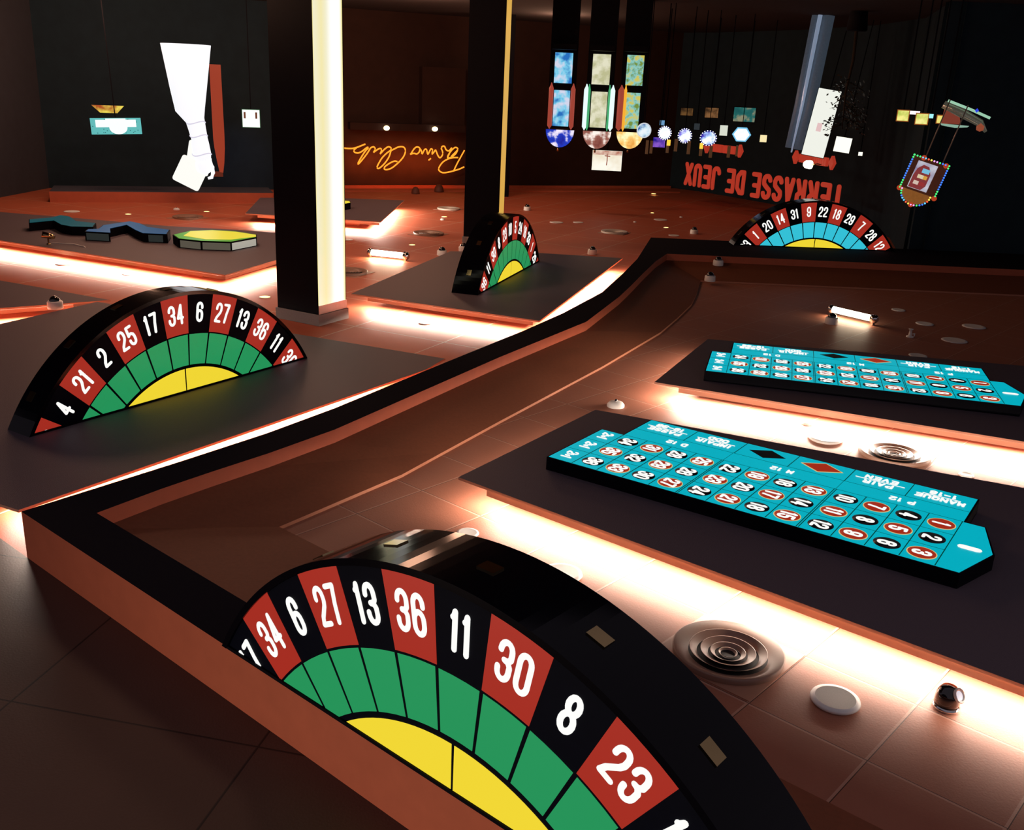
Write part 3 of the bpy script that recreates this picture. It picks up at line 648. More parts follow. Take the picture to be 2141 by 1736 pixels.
def sidepane(o, i, t0, t1, L, m_, z0=.012, z1=.118):
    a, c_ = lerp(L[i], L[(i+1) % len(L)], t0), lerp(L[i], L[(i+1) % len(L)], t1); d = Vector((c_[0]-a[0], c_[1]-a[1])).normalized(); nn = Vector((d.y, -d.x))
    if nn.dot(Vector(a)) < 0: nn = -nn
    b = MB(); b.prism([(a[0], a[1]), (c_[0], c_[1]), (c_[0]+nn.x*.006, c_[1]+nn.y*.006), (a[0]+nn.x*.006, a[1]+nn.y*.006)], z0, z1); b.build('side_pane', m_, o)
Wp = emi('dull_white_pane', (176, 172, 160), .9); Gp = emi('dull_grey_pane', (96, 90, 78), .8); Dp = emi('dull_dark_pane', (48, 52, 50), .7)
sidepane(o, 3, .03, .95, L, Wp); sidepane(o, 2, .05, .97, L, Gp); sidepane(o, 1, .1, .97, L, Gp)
Bl = emi('deep_blue_top', (40, 82, 118), .9); Tl = emi('deep_teal_top', (18, 76, 82), .9)
o, L = shape([(-6.815, 15.371), (-6.407, 15.343), (-6.585, 15.767), (-6.494, 16.247), (-6.153, 15.742), (-5.920, 15.444), (-5.547, 15.456), (-5.656, 15.901), (-6.083, 16.096), (-6.363, 16.467), (-6.586, 16.632), (-6.821, 16.082), (-6.727, 15.666), (-6.862, 15.569)], .2, .34,
    'dark blue hook-shaped sign between the teal and the yellow ones', Bl, M_blackm)
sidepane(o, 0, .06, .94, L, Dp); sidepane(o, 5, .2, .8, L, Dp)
shape([(-7.986, 15.981), (-7.752, 16.355), (-7.436, 15.935), (-7.201, 15.788), (-6.876, 15.838), (-7.002, 16.253), (-7.375, 16.364), (-7.708, 16.866), (-7.924, 16.983), (-7.926, 16.664), (-8.157, 16.337)], .2, .34,
    'dark teal wave-shaped sign at the far left edge', Tl, M_blackm)
shape([(-3.944, 20.494), (-3.621, 20.450), (-3.546, 20.650), (-3.607, 20.888), (-3.808, 20.941), (-4.021, 20.900)], .2, .33, 'small yellow-topped black sign right of the cream lit column', Y_, M_blackm)

# ================================================================ FAR HALL: vertical things, each on its own plane
def plane_T(A, ang):
    """local (x along, z) -> world tuple helper for things standing at A facing the room"""
    return None
# neon lettering on the brown wall
NA = Vector((-4.75, 26.32, 0)); NB = Vector((-1.66, 27.72, 0)); NX = (NB-NA).normalized()
NEON = [[(1.819, 1.03), (1.792, 0.982), (1.754, 0.917), (1.716, 0.851), (1.681, 0.79), (1.646, 0.731), (1.614, 0.673), (1.581, 0.608), (1.551, 0.546), (1.53, 0.502)], [(1.822, 0.589), (1.787, 0.573), (1.737, 0.551), (1.686, 0.53), (1.635, 0.514), (1.582, 0.499), (1.53, 0.485), (1.478, 0.471), (1.426, 0.458), (1.375, 0.448), (1.32, 0.438), (1.267, 0.431), (1.22, 0.429), (1.181, 0.436), (1.149, 0.449), (1.123, 0.464), (1.102, 0.482), (1.088, 0.503), (1.083, 0.526), (1.088, 0.554), (1.101, 0.583), (1.12, 0.615), (1.146, 0.651), (1.178, 0.689), (1.214, 0.722), (1.257, 0.75), (1.302, 0.774), (1.348, 0.794), (1.393, 0.81), (1.437, 0.822), (1.483, 0.831), (1.54, 0.835), (1.598, 0.836), (1.639, 0.836)], [(1.623, 1.045), (1.613, 1.018), (1.598, 0.982), (1.577, 0.947), (1.549, 0.917), (1.515, 0.89), (1.482, 0.866), (1.448, 0.847), (1.415, 0.832), (1.386, 0.823), (1.361, 0.819), (1.342, 0.822), (1.332, 0.833), (1.334, 0.855), (1.347, 0.885), (1.365, 0.918), (1.389, 0.954), (1.419, 0.991), (1.449, 1.025), (1.479, 1.055), (1.508, 1.08), (1.535, 1.096), (1.561, 1.101), (1.585, 1.097), (1.603, 1.089), (1.617, 1.078), (1.626, 1.064), (1.623, 1.045), (1.603, 1.018), (1.571, 0.987), (1.538, 0.955), (1.503, 0.922), (1.468, 0.889), (1.443, 0.866)], [(1.332, 0.833), (1.346, 0.861), (1.366, 0.899), (1.383, 0.936), (1.397, 0.968), (1.409, 0.997), (1.42, 1.024), (1.431, 1.052), (1.441, 1.078), (1.448, 1.095)], [(1.438, 1.077), (1.418, 1.054), (1.39, 1.024), (1.363, 1.006), (1.335, 1.008), (1.308, 1.022), (1.285, 1.04), (1.269, 1.066), (1.258, 1.096), (1.244, 1.118), (1.225, 1.129), (1.205, 1.131), (1.187, 1.126), (1.169, 1.114), (1.155, 1.096), (1.149, 1.073), (1.159, 1.043), (1.177, 1.01), (1.19, 0.977), (1.193, 0.946), (1.19, 0.916), (1.182, 0.889), (1.163, 0.861), (1.139, 0.835), (1.116, 0.823), (1.095, 0.832), (1.075, 0.854), (1.057, 0.879), (1.042, 0.907), (1.029, 0.938), (1.017, 0.966), (1.005, 0.993), (0.994, 1.016), (0.987, 1.032)], [(0.987, 1.032), (0.969, 1.007), (0.944, 0.974), (0.922, 0.947), (0.905, 0.929), (0.891, 0.918), (0.884, 0.921), (0.888, 0.947), (0.899, 0.985), (0.902, 1.017), (0.891, 1.04), (0.874, 1.055), (0.853, 1.051), (0.828, 1.013), (0.801, 0.957), (0.779, 0.919), (0.767, 0.914), (0.761, 0.926), (0.754, 0.945), (0.747, 0.974), (0.74, 1.008), (0.73, 1.032), (0.714, 1.043), (0.694, 1.043), (0.673, 1.031), (0.65, 0.994), (0.627, 0.946), (0.609, 0.917), (0.599, 0.925), (0.594, 0.952), (0.589, 0.978), (0.581, 0.998), (0.574, 1.017), (0.569, 1.03)], [(0.857, 0.803), (0.837, 0.789), (0.811, 0.771), (0.791, 0.758)], [(0.57, 1.012), (0.558, 1.033), (0.541, 1.06), (0.522, 1.081), (0.498, 1.092), (0.472, 1.097), (0.446, 1.094), (0.42, 1.081), (0.395, 1.06), (0.372, 1.036), (0.348, 1.003), (0.325, 0.968), (0.307, 0.939), (0.293, 0.922), (0.282, 0.911), (0.275, 0.904)], [(0.275, 0.904), (0.302, 0.913), (0.338, 0.925), (0.373, 0.931), (0.403, 0.927), (0.431, 0.917), (0.458, 0.915), (0.483, 0.927), (0.505, 0.946), (0.523, 0.968), (0.534, 0.996), (0.541, 1.026), (0.545, 1.047)], [(-0.084, 0.713), (-0.105, 0.717), (-0.134, 0.723), (-0.167, 0.722), (-0.202, 0.712), (-0.239, 0.696), (-0.278, 0.676), (-0.324, 0.65), (-0.37, 0.621), (-0.407, 0.594), (-0.431, 0.572), (-0.444, 0.553), (-0.448, 0.536), (-0.441, 0.519), (-0.424, 0.505), (-0.398, 0.499), (-0.357, 0.503), (-0.308, 0.516), (-0.259, 0.534), (-0.214, 0.559), (-0.172, 0.589), (-0.13, 0.622), (-0.084, 0.659), (-0.04, 0.698), (0.0, 0.736), (0.036, 0.775), (0.067, 0.812), (0.093, 0.85), (0.114, 0.892), (0.13, 0.934), (0.138, 0.972), (0.138, 1.005), (0.131, 1.034), (0.119, 1.058), (0.102, 1.076), (0.08, 1.089), (0.054, 1.096), (0.019, 1.098), (-0.019, 1.094), (-0.058, 1.086), (-0.096, 1.072), (-0.133, 1.054), (-0.168, 1.036), (-0.204, 1.019), (-0.237, 1.003), (-0.26, 0.992)], [(-0.26, 0.992), (-0.273, 0.948), (-0.291, 0.888), (-0.315, 0.828), (-0.349, 0.772), (-0.387, 0.719), (-0.426, 0.671), (-0.465, 0.63), (-0.502, 0.595), (-0.536, 0.567), (-0.565, 0.546), (-0.59, 0.533), (-0.609, 0.528), (-0.626, 0.533), (-0.638, 0.546), (-0.641, 0.566), (-0.631, 0.595), (-0.613, 0.631), (-0.591, 0.67), (-0.564, 0.715), (-0.534, 0.763), (-0.499, 0.809), (-0.457, 0.853), (-0.412, 0.895), (-0.371, 0.93), (-0.331, 0.958), (-0.295, 0.98), (-0.27, 1.001), (-0.257, 1.023), (-0.254, 1.044), (-0.26, 1.061), (-0.279, 1.076), (-0.305, 1.087), (-0.334, 1.089), (-0.365, 1.076), (-0.396, 1.055), (-0.426, 1.033), (-0.453, 1.01), (-0.477, 0.986), (-0.499, 0.963), (-0.522, 0.939), (-0.543, 0.918), (-0.558, 0.902)], [(-0.558, 0.902), (-0.544, 0.929), (-0.526, 0.966), (-0.517, 0.997), (-0.522, 1.02), (-0.535, 1.037), (-0.554, 1.044), (-0.581, 1.038), (-0.613, 1.022), (-0.645, 1.004), (-0.679, 0.981), (-0.713, 0.957), (-0.736, 0.939)], [(-0.736, 0.939), (-0.721, 0.964), (-0.7, 0.999), (-0.69, 1.029), (-0.698, 1.053), (-0.715, 1.072), (-0.736, 1.083), (-0.764, 1.077), (-0.795, 1.063), (-0.817, 1.052)], [(-0.817, 1.052), (-0.838, 1.018), (-0.867, 0.971), (-0.899, 0.924), (-0.935, 0.877), (-0.972, 0.83), (-1.009, 0.786), (-1.049, 0.74), (-1.087, 0.697), (-1.118, 0.665), (-1.137, 0.647), (-1.148, 0.639), (-1.154, 0.639), (-1.157, 0.645), (-1.155, 0.658), (-1.145, 0.682), (-1.123, 0.721), (-1.094, 0.769), (-1.063, 0.819), (-1.026, 0.874), (-0.988, 0.928), (-0.953, 0.974), (-0.921, 1.009), (-0.892, 1.034), (-0.877, 1.051), (-0.879, 1.063), (-0.893, 1.067), (-0.917, 1.059), (-0.954, 1.033), (-1.0, 0.996), (-1.043, 0.964), (-1.082, 0.943), (-1.118, 0.928), (-1.152, 0.92), (-1.186, 0.92), (-1.217, 0.926), (-1.241, 0.936), (-1.257, 0.95), (-1.265, 0.967), (-1.262, 0.987), (-1.245, 1.01), (-1.217, 1.034), (-1.186, 1.055), (-1.153, 1.072), (-1.116, 1.085), (-1.078, 1.099), (-1.033, 1.117), (-0.988, 1.135), (-0.956, 1.147)], [(-1.15, 1.069), (-1.189, 1.059), (-1.241, 1.044), (-1.294, 1.033), (-1.344, 1.03), (-1.392, 1.03), (-1.436, 1.031), (-1.48, 1.034), (-1.519, 1.038), (-1.546, 1.041)]]
o = thing('neon_sign', 'orange neon script sign on the dark far wall between the columns', 'neon sign', (-3.3, 26.95, 0), math.atan2(NX.y, NX.x))
for ln in NEON:
    b = MB(); b.tube([(x, -.05, z) for x, z in ln], .019, 8); b.build('neon_tube', E_neon, o)
b = MB()
for ln in NEON[::2]:
    x, z = ln[len(ln)//2]; b.tube([(x, -.04, z), (x, .14, z)], .006, 6)
b.build('standoffs', M_blackm, o)
l = bpy.data.lights.new('neon_glow', 'AREA'); l.shape = 'RECTANGLE'; l.size = 2.9; l.size_y = .5; l.energy = 34; l.color = (1, .16, .03)
g_ = bpy.data.objects.new('neon_glow', l); C.objects.link(g_)
nn = Vector((-NX.y, NX.x, 0)); X = NX; Z = -nn; Y = Z.cross(X); pos = Vector((-3.3, 26.95, .75))-nn*.25
g_.matrix_world = Matrix(((X.x, Y.x, Z.x, pos.x), (X.y, Y.y, Z.y, pos.y), (X.z, Y.z, Z.z, pos.z), (0, 0, 0, 1)))
# brown ledge with two downlights above the neon
a, c_ = (-4.539, 26.700, 1.524), (-1.632, 27.800, 1.492)
o = thing('wall_ledge', 'brown wall ledge with a row of spots, next to the neon sign', 'ledge', (a[0], a[1]-.3, a[2]), math.atan2(c_[1]-a[1], c_[0]-a[0]))
LL = math.dist(a[:2], c_[:2]); b = MB(); b.box(0, LL, -.1, .5, -.02, .16); b.build('ledge_board', M_wallb, o)
b = MB(); b.box(LL*.62, LL, .0, .4, .16, 1.6); b.build('upper_panel', M_wallb, o)
for p, lb in (((-3.598, 26.600, 1.575), 'lit spot at the left of the brown ledge by the neon'), ((-2.387, 27.100, 1.582), 'lit spot at the right of the brown ledge by the neon')):
    o = thing('wall_spot', lb, 'spotlight', (p[0], p[1]-.1, p[2]), .42, 'pair of lit spots on the ledge')
    b = MB(); b.lathe([(0, 0), (.06, 0), (.072, .02), (.07, .05)], 24, T=lambda x, y, z: (x, -z, y*.75)); b.build('lamp', E_lamp, o)
    b = MB(); b.lathe([(.072, 0), (.085, .0), (.085, .04)], 24, T=lambda x, y, z: (x, -z*.5, y*.75)); b.build('bezel', M_brass, o)
for p, lb, r in (((-2.759, 25.900, 0.258), 'round dark red knob on the ledge below the neon', .11), ((-2.211, 26.600, 0.178), 'low dark red dome on the ledge below the neon sign, right of the knob', .13)):
    b = MB(); b.lathe([(r, -.03), (r*.9, r*.5), (r*.5, r*1.1), (0, r*1.25)], 20); tag(b.build('wall_ornament', mat('dull_red_brown', (.12, .035, .02), rough=.6, noise=.1)), lb, 'fitting', loc=(p[0], p[1], .04))

# red lettering TERRASSE DE JEUX (reads upside down here, like everything fixed to the real room)
TA, TB = (4.415, 27.200, 0.941), (7.072, 22.000, 0.865)
ang = math.atan2(TB[1]-TA[1], TB[0]-TA[0]); LT = math.dist(TA[:2], TB[:2])
o = thing('letter_sign', 'large red sign reading TERRASSE DE JEUX on the dark curved wall', 'sign', (TA[0], TA[1], 0), ang)
txt = 'TERRASSE DE JEUX'; cell = LT/(14+2*.5-.2); pos = 0
for i, ch in enumerate(txt):
    if ch == ' ': pos += .5*cell; continue
    x0 = LT-pos-.1*cell; wd = cell*.56; pos += cell
    b = MB()
    def T(x, y, d, x0=x0): return (x0-x*wd, d, .98-y*.50)
    # wide rounded strokes in letter space: scale aware
    for ln in glyph(ch):
        pts = [(x*wd, y*.50) for x, y in ln]
        b.strokes([pts], .053, -.08, -.045, T=lambda x, y, d, x0=x0: (x0-x, d, .47+(.50-y)+.0), n=10)
    b.build('letter', E_sign, o)
def small_sign(A, Bp, h, label):
    ang = math.atan2(Bp[1]-A[1], Bp[0]-A[0]); L = math.dist(A[:2], Bp[:2]); dz = Bp[2]-A[2]
    o = thing('small_letter_sign', label, 'sign', A, ang, 'small red wall signs')
    for s_ in (0, 1):
        b = MB(); cx = .1+s_*(L-.2); b.prism([(cx-.09, 0), (cx, -.15), (cx+.09, 0), (cx, .15)], -.1, -.02, T=lambda x, z, y: (x, y, z+dz*x/L)); b.build('diamond_mark', E_sign, o)
    n = 13; x0 = .26; x1 = L-.26
    for i in range(n):
        if i == 6: continue
        x = x0+(x1-x0)*(i+.5)/n; w_ = (x1-x0)/n*.40
        b = MB(); b.strokes([[(x-w_*.5, -.08), (x-w_*.5, .08), (x+w_*.5, .08 if i % 2 else -.08), (x+w_*.5, -.08 if i % 2 else .08)]], w_*.42, -.1, -.02, T=lambda x, z, y: (x, y, z+dz*x/L), n=8); b.build('letter', E_sign, o)
small_sign((4.560, 25.500, 1.519), (5.246, 24.200, 1.516), .2, 'small red lettering with diamond ends, partly behind the round lit signs')
small_sign((6.302, 23.600, 1.482), (6.864, 22.200, 1.460), .2, 'small red lettering with diamond ends below the white lit panel')
# bracket lamp on the curved wall
p = (6.323, 22.600, 1.386)
o = thing('wall_lamp', 'bright half-round wall lamp under the right small red sign', 'lamp', p, -.9)
b = MB(); b.lathe([(.0, -.10), (.05, -.09), (.085, -.04), (.095, .06), (.09, .11)], 20, T=lambda x, y, z: (z, y*.7, x)); b.build('shade', emi('bright_shade', (255, 252, 225), 3), o)
b = MB(); b.tube([(.11, 0, 0), (.22, .05, .03), (.3, .1, .02)], .012); b.build('arm', M_brass, o)

# slot machines: cabinets come down from the room's floor, so they hang into this view from the top
def machine(p, wd, label, top_mat, tubes, scr, scr2=None):
    """p: middle of the line between half-round top sign and screen"""
    o = thing('slot_machine', label, 'slot machine', (p[0], p[1], p[2]), -math.atan2(p[0], p[1]), 'slot machines with half-round top signs')
    T = lambda x, z, y: (x, y, z)
    n = 20
    b = MB(); b.prism([(wd/2*math.cos(PI+PI*i/n), wd*.60*math.sin(PI+PI*i/n)-.01) for i in range(n+1)], -.05, .08, T=T); q = b.build('top_sign', M_blackm, o)
    b = MB(); b.prism([(wd*.485*math.cos(PI+PI*i/n), wd*.58*math.sin(PI+PI*i/n)-.012) for i in range(n+1)], -.055, -.049, T=T); b.build('top_picture', top_mat, q)
    b = MB(); b.tube([(-.02, .02, -wd*.61), (-.02, .02, -wd*.74)], .018, 8); b.build('finial', M_brass, o)
    b = MB(); b.box(-wd*.46, wd*.46, -.02, .5, .02, ROOMH-p[2]-.0); b.build('cabinet', M_blackm, o)
    b = MB(); b.box(-wd*.27, wd*.27, -.035, -.018, .055, .72); b.build('screen', scr, o)
    b = MB(); b.box(-wd*.30, wd*.30, -.035, -.018, .85, 1.4); b.build('lower_screen', scr2 or scr, o)
    for s_, m_, x in tubes:
        b = MB(); b.tube([(x*wd, -.05, .0), (x*wd, -.06, .06), (x*wd, -.06, .75), (x*wd, -.04, .85)], [.01, s_, s_, .01], 12); b.build('side_tube', m_, o)
    b = MB(); b.box(-wd*.42, wd*.42, -.35, -.02, 1.45, 1.55); b.build('button_deck', M_blackm, o)
    return o
RedT = emi('red_tube', (158, 66, 52), 1); GrT = emi('green_tube', (70, 168, 110), 1); YeT = emi('yellow_tube', (248, 176, 52), 1); WhT = emi('white_tube', (220, 250, 248), 1.2)
machine((0.687, 20.000, 2.009), .57, 'slot machine with a blue half-round top and red side tubes', mottled('blue_top_picture', (10, 26, 150), (235, 225, 245), 5, 1.1, (20, 60, 190)), [(.045, RedT, -.37), (.045, RedT, .37)], mottled('blue_screen', (30, 110, 190), (210, 214, 235), 5, 1, (120, 205, 235)))
machine((1.413, 20.000, 2.013), .57, 'slot machine with a pale beige screen, green tubes and a brown half-round top', mottled('brown_top_picture', (120, 62, 54), (250, 236, 226), 4.5, 1.1, (150, 96, 84)), [(.03, GrT, -.36), (.045, WhT, -.45), (.045, WhT, .44), (.022, GrT, .33)], mottled('beige_screen', (196, 196, 150), (236, 234, 205), 7, .9))
machine((2.058, 20.000, 2.023), .54, 'slot machine with a glowing orange half-round top and a yellow tube', mottled('orange_top_picture', (226, 160, 70), (255, 246, 190), 4.5, 1.1, (250, 205, 120)), [(.06, RedT, -.42), (.03, YeT, -.27)], mottled('green_gold_screen', (120, 150, 60), (216, 204, 96), 9, .9, (140, 210, 205)))
def round_sign(p, rx, rz, label, cm, rim, bulbs=True, n=36, post=.3):
    o = thing('round_lit_sign', label, 'sign', p, -math.atan2(p[0], p[1]), 'round lit slot machine signs')
    T = lambda x, z, y: (x, y, z)
    b = MB(); b.prism([(rx*math.cos(2*PI*i/n), rz*math.sin(2*PI*i/n)) for i in range(n)], -.03, .06, T=T); b.build('sign_rim', rim, o)
    b = MB(); b.prism([(rx*.84*math.cos(2*PI*i/n), rz*.84*math.sin(2*PI*i/n)) for i in range(n)], -.036, -.03, T=T); b.build('sign_face', cm, o)
    if bulbs:
        for i in range(18):
            a_ = 2*PI*i/18; b = MB(); cx, cz = rx*.95*math.cos(a_), rz*.95*math.sin(a_)
            b.lathe([(.011, 0), (.008, .012), (0, .015)], 8, T=lambda x, y, z, cx=cx, cz=cz: (cx+x, -.03-z, cz+y)); b.build('bulb', E_bulb, o)
    b = MB(); b.box(-.008, .008, .02, .04, rz*.9, ROOMH-p[2]); b.build('post', M_blackm, o)
    return o
E_bulb = emi('white_bulb', (255, 255, 250), 2); RimB = emi('dark_blue_rim', (26, 30, 110), .8); RimW = emi('pale_rim', (215, 222, 232), .9)
wb = lambda n_, c1=(150, 170, 240): mottled(n_, c1, (250, 250, 255), 7, 1.2, (225, 235, 252))
round_sign((2.246, 19.300, 2.082), .137, .137, 'round pale blue sign with a plain rim, first of the row beside the orange top', mottled('pale_blue_face', (40, 100, 170), (228, 238, 246), 6, 1.05, (190, 220, 236)), RimW, False)
round_sign((2.818, 20.600, 1.999), .135, .135, 'round white sign ringed with bulbs, second of the row', wb('white_face_a', (235, 240, 255)), RimB)
round_sign((3.322, 21.200, 1.939), .145, .15, 'round violet and white sign ringed with bulbs, third of the row', wb('white_face_b', (120, 110, 215)), RimB)
round_sign((3.920, 21.800, 1.887), .18, .16, 'wide blue and white sign ringed with bulbs, fourth of the row', mottled('blue_white_face', (60, 40, 170), (248, 246, 255), 5, 1.2, (170, 200, 250)), RimB)
round_sign((4.745, 22.400, 1.968), .205, .17, 'overexposed white hexagonal sign with pale blue edges, last of the row', wb('white_face_c', (240, 248, 255)), emi('sky_rim', (120, 200, 240)), False, 6)
for vx, vy, vz, h, w_, lb in ((2.404, 19.900, 1.746,.26,.05, 'short brown post right of the orange top'), (2.488, 19.900, 1.750,.24,.05, 'second brown post right of the orange top'),
    (2.848, 20.200, 1.738,.20,.05, 'brown post under the second round sign'), (3.069, 20.600, 1.771,.24,.06, 'brown post between the second and third round signs'),
    (3.398, 21.000, 1.714,.26,.06, 'brown post under the third round sign'), (3.704, 21.300, 1.632,.18,.06, 'brown post with an amber lamp left of the wide blue sign'),
    (3.970, 21.600, 1.615,.24,.06, 'brown post under the wide blue and white sign'), (4.430, 22.000, 1.610,.24,.06, 'double brown post right of the wide blue sign'), (4.603, 22.000, 1.637,.22,.04, 'thin post under the white hexagonal sign')):
    p = (vx, vy, vz)
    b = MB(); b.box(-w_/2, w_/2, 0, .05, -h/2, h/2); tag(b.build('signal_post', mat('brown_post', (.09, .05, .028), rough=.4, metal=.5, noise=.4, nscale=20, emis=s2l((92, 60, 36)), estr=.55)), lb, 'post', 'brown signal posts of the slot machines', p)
for vx, vy, vz, lb in ((2.844, 20.100, 1.840, 'amber signal lamp under the second round sign'), (3.685, 21.200, 1.749, 'amber signal lamp left of the wide blue sign')):
    p = (vx, vy, vz); b = MB(); b.tube([(0, 0, -.055), (0, 0, .055)], .036, 14); tag(b.build('signal_lamp', emi('amber_lamp', (255, 196, 66), 1.3)), lb, 'lamp', 'amber signal lamps', p)
def flat(name, p, wd, h, label, cat, m_, bez=None, tilt=0., group=None, depth=.05, frame=.012):
    o = thing(name, label, cat, p, -math.atan2(p[0], p[1])+tilt, group)
    b = MB(); b.box(-wd/2-frame, wd/2+frame, 0, depth, -h/2-frame, h/2+frame); b.build('frame', bez or M_blackm, o)
    b = MB(); b.box(-wd/2, wd/2, -.006, 0, -h/2, h/2); b.build('picture', m_, o)
    b = MB(); b.box(-.01, .01, depth*.8, depth+.02, -h/2, ROOMH-p[2]); b.build('stand', M_blackm, o)
    return o
flat('lit_display', (2.734, 20.700, 1.807), .24, .19, 'deep blue and violet display below the round signs', 'display', mottled('blue_violet', (24, 20, 150), (140, 90, 210), 7, .9))
flat('lit_display', (1.976, 24.000, 1.177), .70, .46, 'cream lit screen showing a thin figure, above the far downlight', 'display', mottled('cream_screen', (238, 226, 200), (255, 252, 238), 2.2, 1.0))
o = bpy.context.scene.objects[-1] if False else None
p = (1.968, 23.900, 1.184)
sc = [c for c in C.objects if c.get('label', '').startswith('cream lit screen')][0]
b = MB(); b.box(-.34, .34, -.010, -.006, .13, .225); b.build('coloured_border', mottled('rosy_border', (190, 120, 100), (240, 210, 190), 6, .9), sc)
b = MB(); b.strokes([[(0, .15), (.005, .0), (-.005, -.10)], [(-.05, .11), (.06, .10)]], .012, -.010, -.006, T=lambda x, z, y: (x, y, z)); b.build('thin_figure', emi('rosy_figure', (176, 110, 92), .8), sc)
# posters and dim displays along the top edge
flat('wall_poster', (5.204, 24.500, 2.343), .50, .32, 'teal poster with a pale vase-like figure above the hexagonal sign', 'poster', mottled('teal_poster', (20, 92, 92), (150, 150, 120), 4, .8, (30, 110, 105)))
flat('wall_poster', (4.332, 24.000, 2.362), .30, .22, 'dim orange-brown picture above the wide blue sign', 'poster', mottled('brown_poster', (60, 40, 20), (150, 104, 62), 6, .7))
flat('wall_poster', (3.752, 24.000, 2.358), .28, .16, 'dim brown picture at the top edge above the third round sign', 'poster', mottled('brown_poster_b', (50, 34, 16), (120, 84, 44), 6, .7))
flat('lit_display', (2.935, 22.000, 2.150), .10, .10, 'small light blue lit card above the second round sign', 'display', emi('light_blue_card', (110, 160, 205), .9))
flat('lit_display', (3.685, 22.000, 2.104), .12, .13, 'small dim grey card above the third and fourth round signs', 'display', emi('dim_grey_card', (46, 52, 56), .9))
flat('lit_display', (4.461, 23.000, 2.015), .17, .22, 'pale irregular lit card between the wide blue and hexagonal signs', 'display', emi('pale_card', (222, 226, 210), .95))
# daylight windows beyond the plants
def window_panel(px, wd, h, label, m_, rz=0):
    o = flat('backlit_panel', px, wd, h, label, 'lit panel', m_, None, 0); return o
o = flat('backlit_panel', (6.187, 21.500, 2.299), .46, 1.35, 'tall white backlit panel with a faint red notice', 'lit panel', emi('white_panel', (240, 242, 232), 1.0))
o.rotation_euler = (0, .13, -.33)
b = MB(); b.box(-.07, .03, -.010, -.006, -.17, .0); b.build('notice', emi('pink_notice', (232, 196, 196), .95), o)
flat('backlit_panel', (7.012, 22.500, 1.843), .34, .32, 'square bright window right of the tall white panel', 'lit panel', emi('bright_window', (255, 252, 236), 1.15)).rotation_euler = (0, .10, -.33)
flat('backlit_panel', (5.604, 24.000, 1.837), .155, .16, 'small warm window left of the silver pillar', 'lit panel', emi('warm_window', (250, 232, 176), 1.0))
flat('backlit_panel', (7.530, 22.800, 1.652), .09, .08, 'tiny bright triangular-looking opening right of the plant', 'lit panel', emi('bright_window', (255, 252, 236), 1.15))
# silver pillar
p = (5.796, 22.000, 2.224); o = thing('silver_pillar', 'slim tapering silver-blue pillar beside the tall white panel', 'pillar', (p[0], p[1], 0), -.33)
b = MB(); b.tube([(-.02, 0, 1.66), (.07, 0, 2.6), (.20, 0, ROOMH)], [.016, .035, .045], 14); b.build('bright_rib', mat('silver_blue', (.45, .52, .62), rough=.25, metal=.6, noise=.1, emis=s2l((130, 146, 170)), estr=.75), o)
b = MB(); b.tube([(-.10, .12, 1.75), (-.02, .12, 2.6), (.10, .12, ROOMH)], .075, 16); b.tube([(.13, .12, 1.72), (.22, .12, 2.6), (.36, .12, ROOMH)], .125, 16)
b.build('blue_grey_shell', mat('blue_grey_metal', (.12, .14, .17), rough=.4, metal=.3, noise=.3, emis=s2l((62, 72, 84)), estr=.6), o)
# potted tree (hangs upside down from the real floor): dark leaves against the lit panels
p = (6.362, 20.600, 2.303)
o = thing('potted_tree', 'dark leafy tree silhouetted against the lit panels', 'plant', (p[0], p[1], ROOMH), 0)
b = MB(); b.lathe([(.16, 0), (.2, -.34), (.18, -.36), (0, -.36)], 20); b.build('pot', M_blackm, o)
b = MB(); b.tube([(0, 0, -.34), (.02, 0, -.9), (-.03, .02, -1.5), (.0, 0, -2.2)], [.035, .03, .022, .01], 8)
rnd = random.Random(3); tips = []
for i in range(16):
    z = -.95-rnd.random()*1.2; a_ = rnd.random()*2*PI; L_ = .18+rnd.random()*.22; e_ = (L_*math.cos(a_), L_*math.sin(a_), z-.1-rnd.random()*.12)
    b.tube([(0, 0, z), (e_[0]*.5, e_[1]*.5, (z+e_[2])/2+.02), e_], [.012, .009, .005], 6); tips += [Vector(e_), Vector((e_[0]*.6, e_[1]*.6, z-.05))]
b.build('trunk', mat('bark', (.03, .02, .012), rough=.9, noise=.3), o)
b = MB()
for t in tips:
    for k in range(11):
        c0 = t+Vector((rnd.gauss(0, .055), rnd.gauss(0, .055), rnd.gauss(0, .06))); d = Vector((rnd.uniform(-1, 1), rnd.uniform(-1, 1), rnd.uniform(-1, .4))).normalized(); s_ = d.cross(Vector((rnd.random(), .3, .5))).normalized(); l_ = rnd.uniform(.05, .085)
        b.poly([c0, c0+d*l_*.5+s_*l_*.3, c0+d*l_, c0+d*l_*.5-s_*l_*.3])
b.build('foliage', mat('dark_leaf', (.012, .02, .010), rough=.5, noise=.4, nscale=40), o)
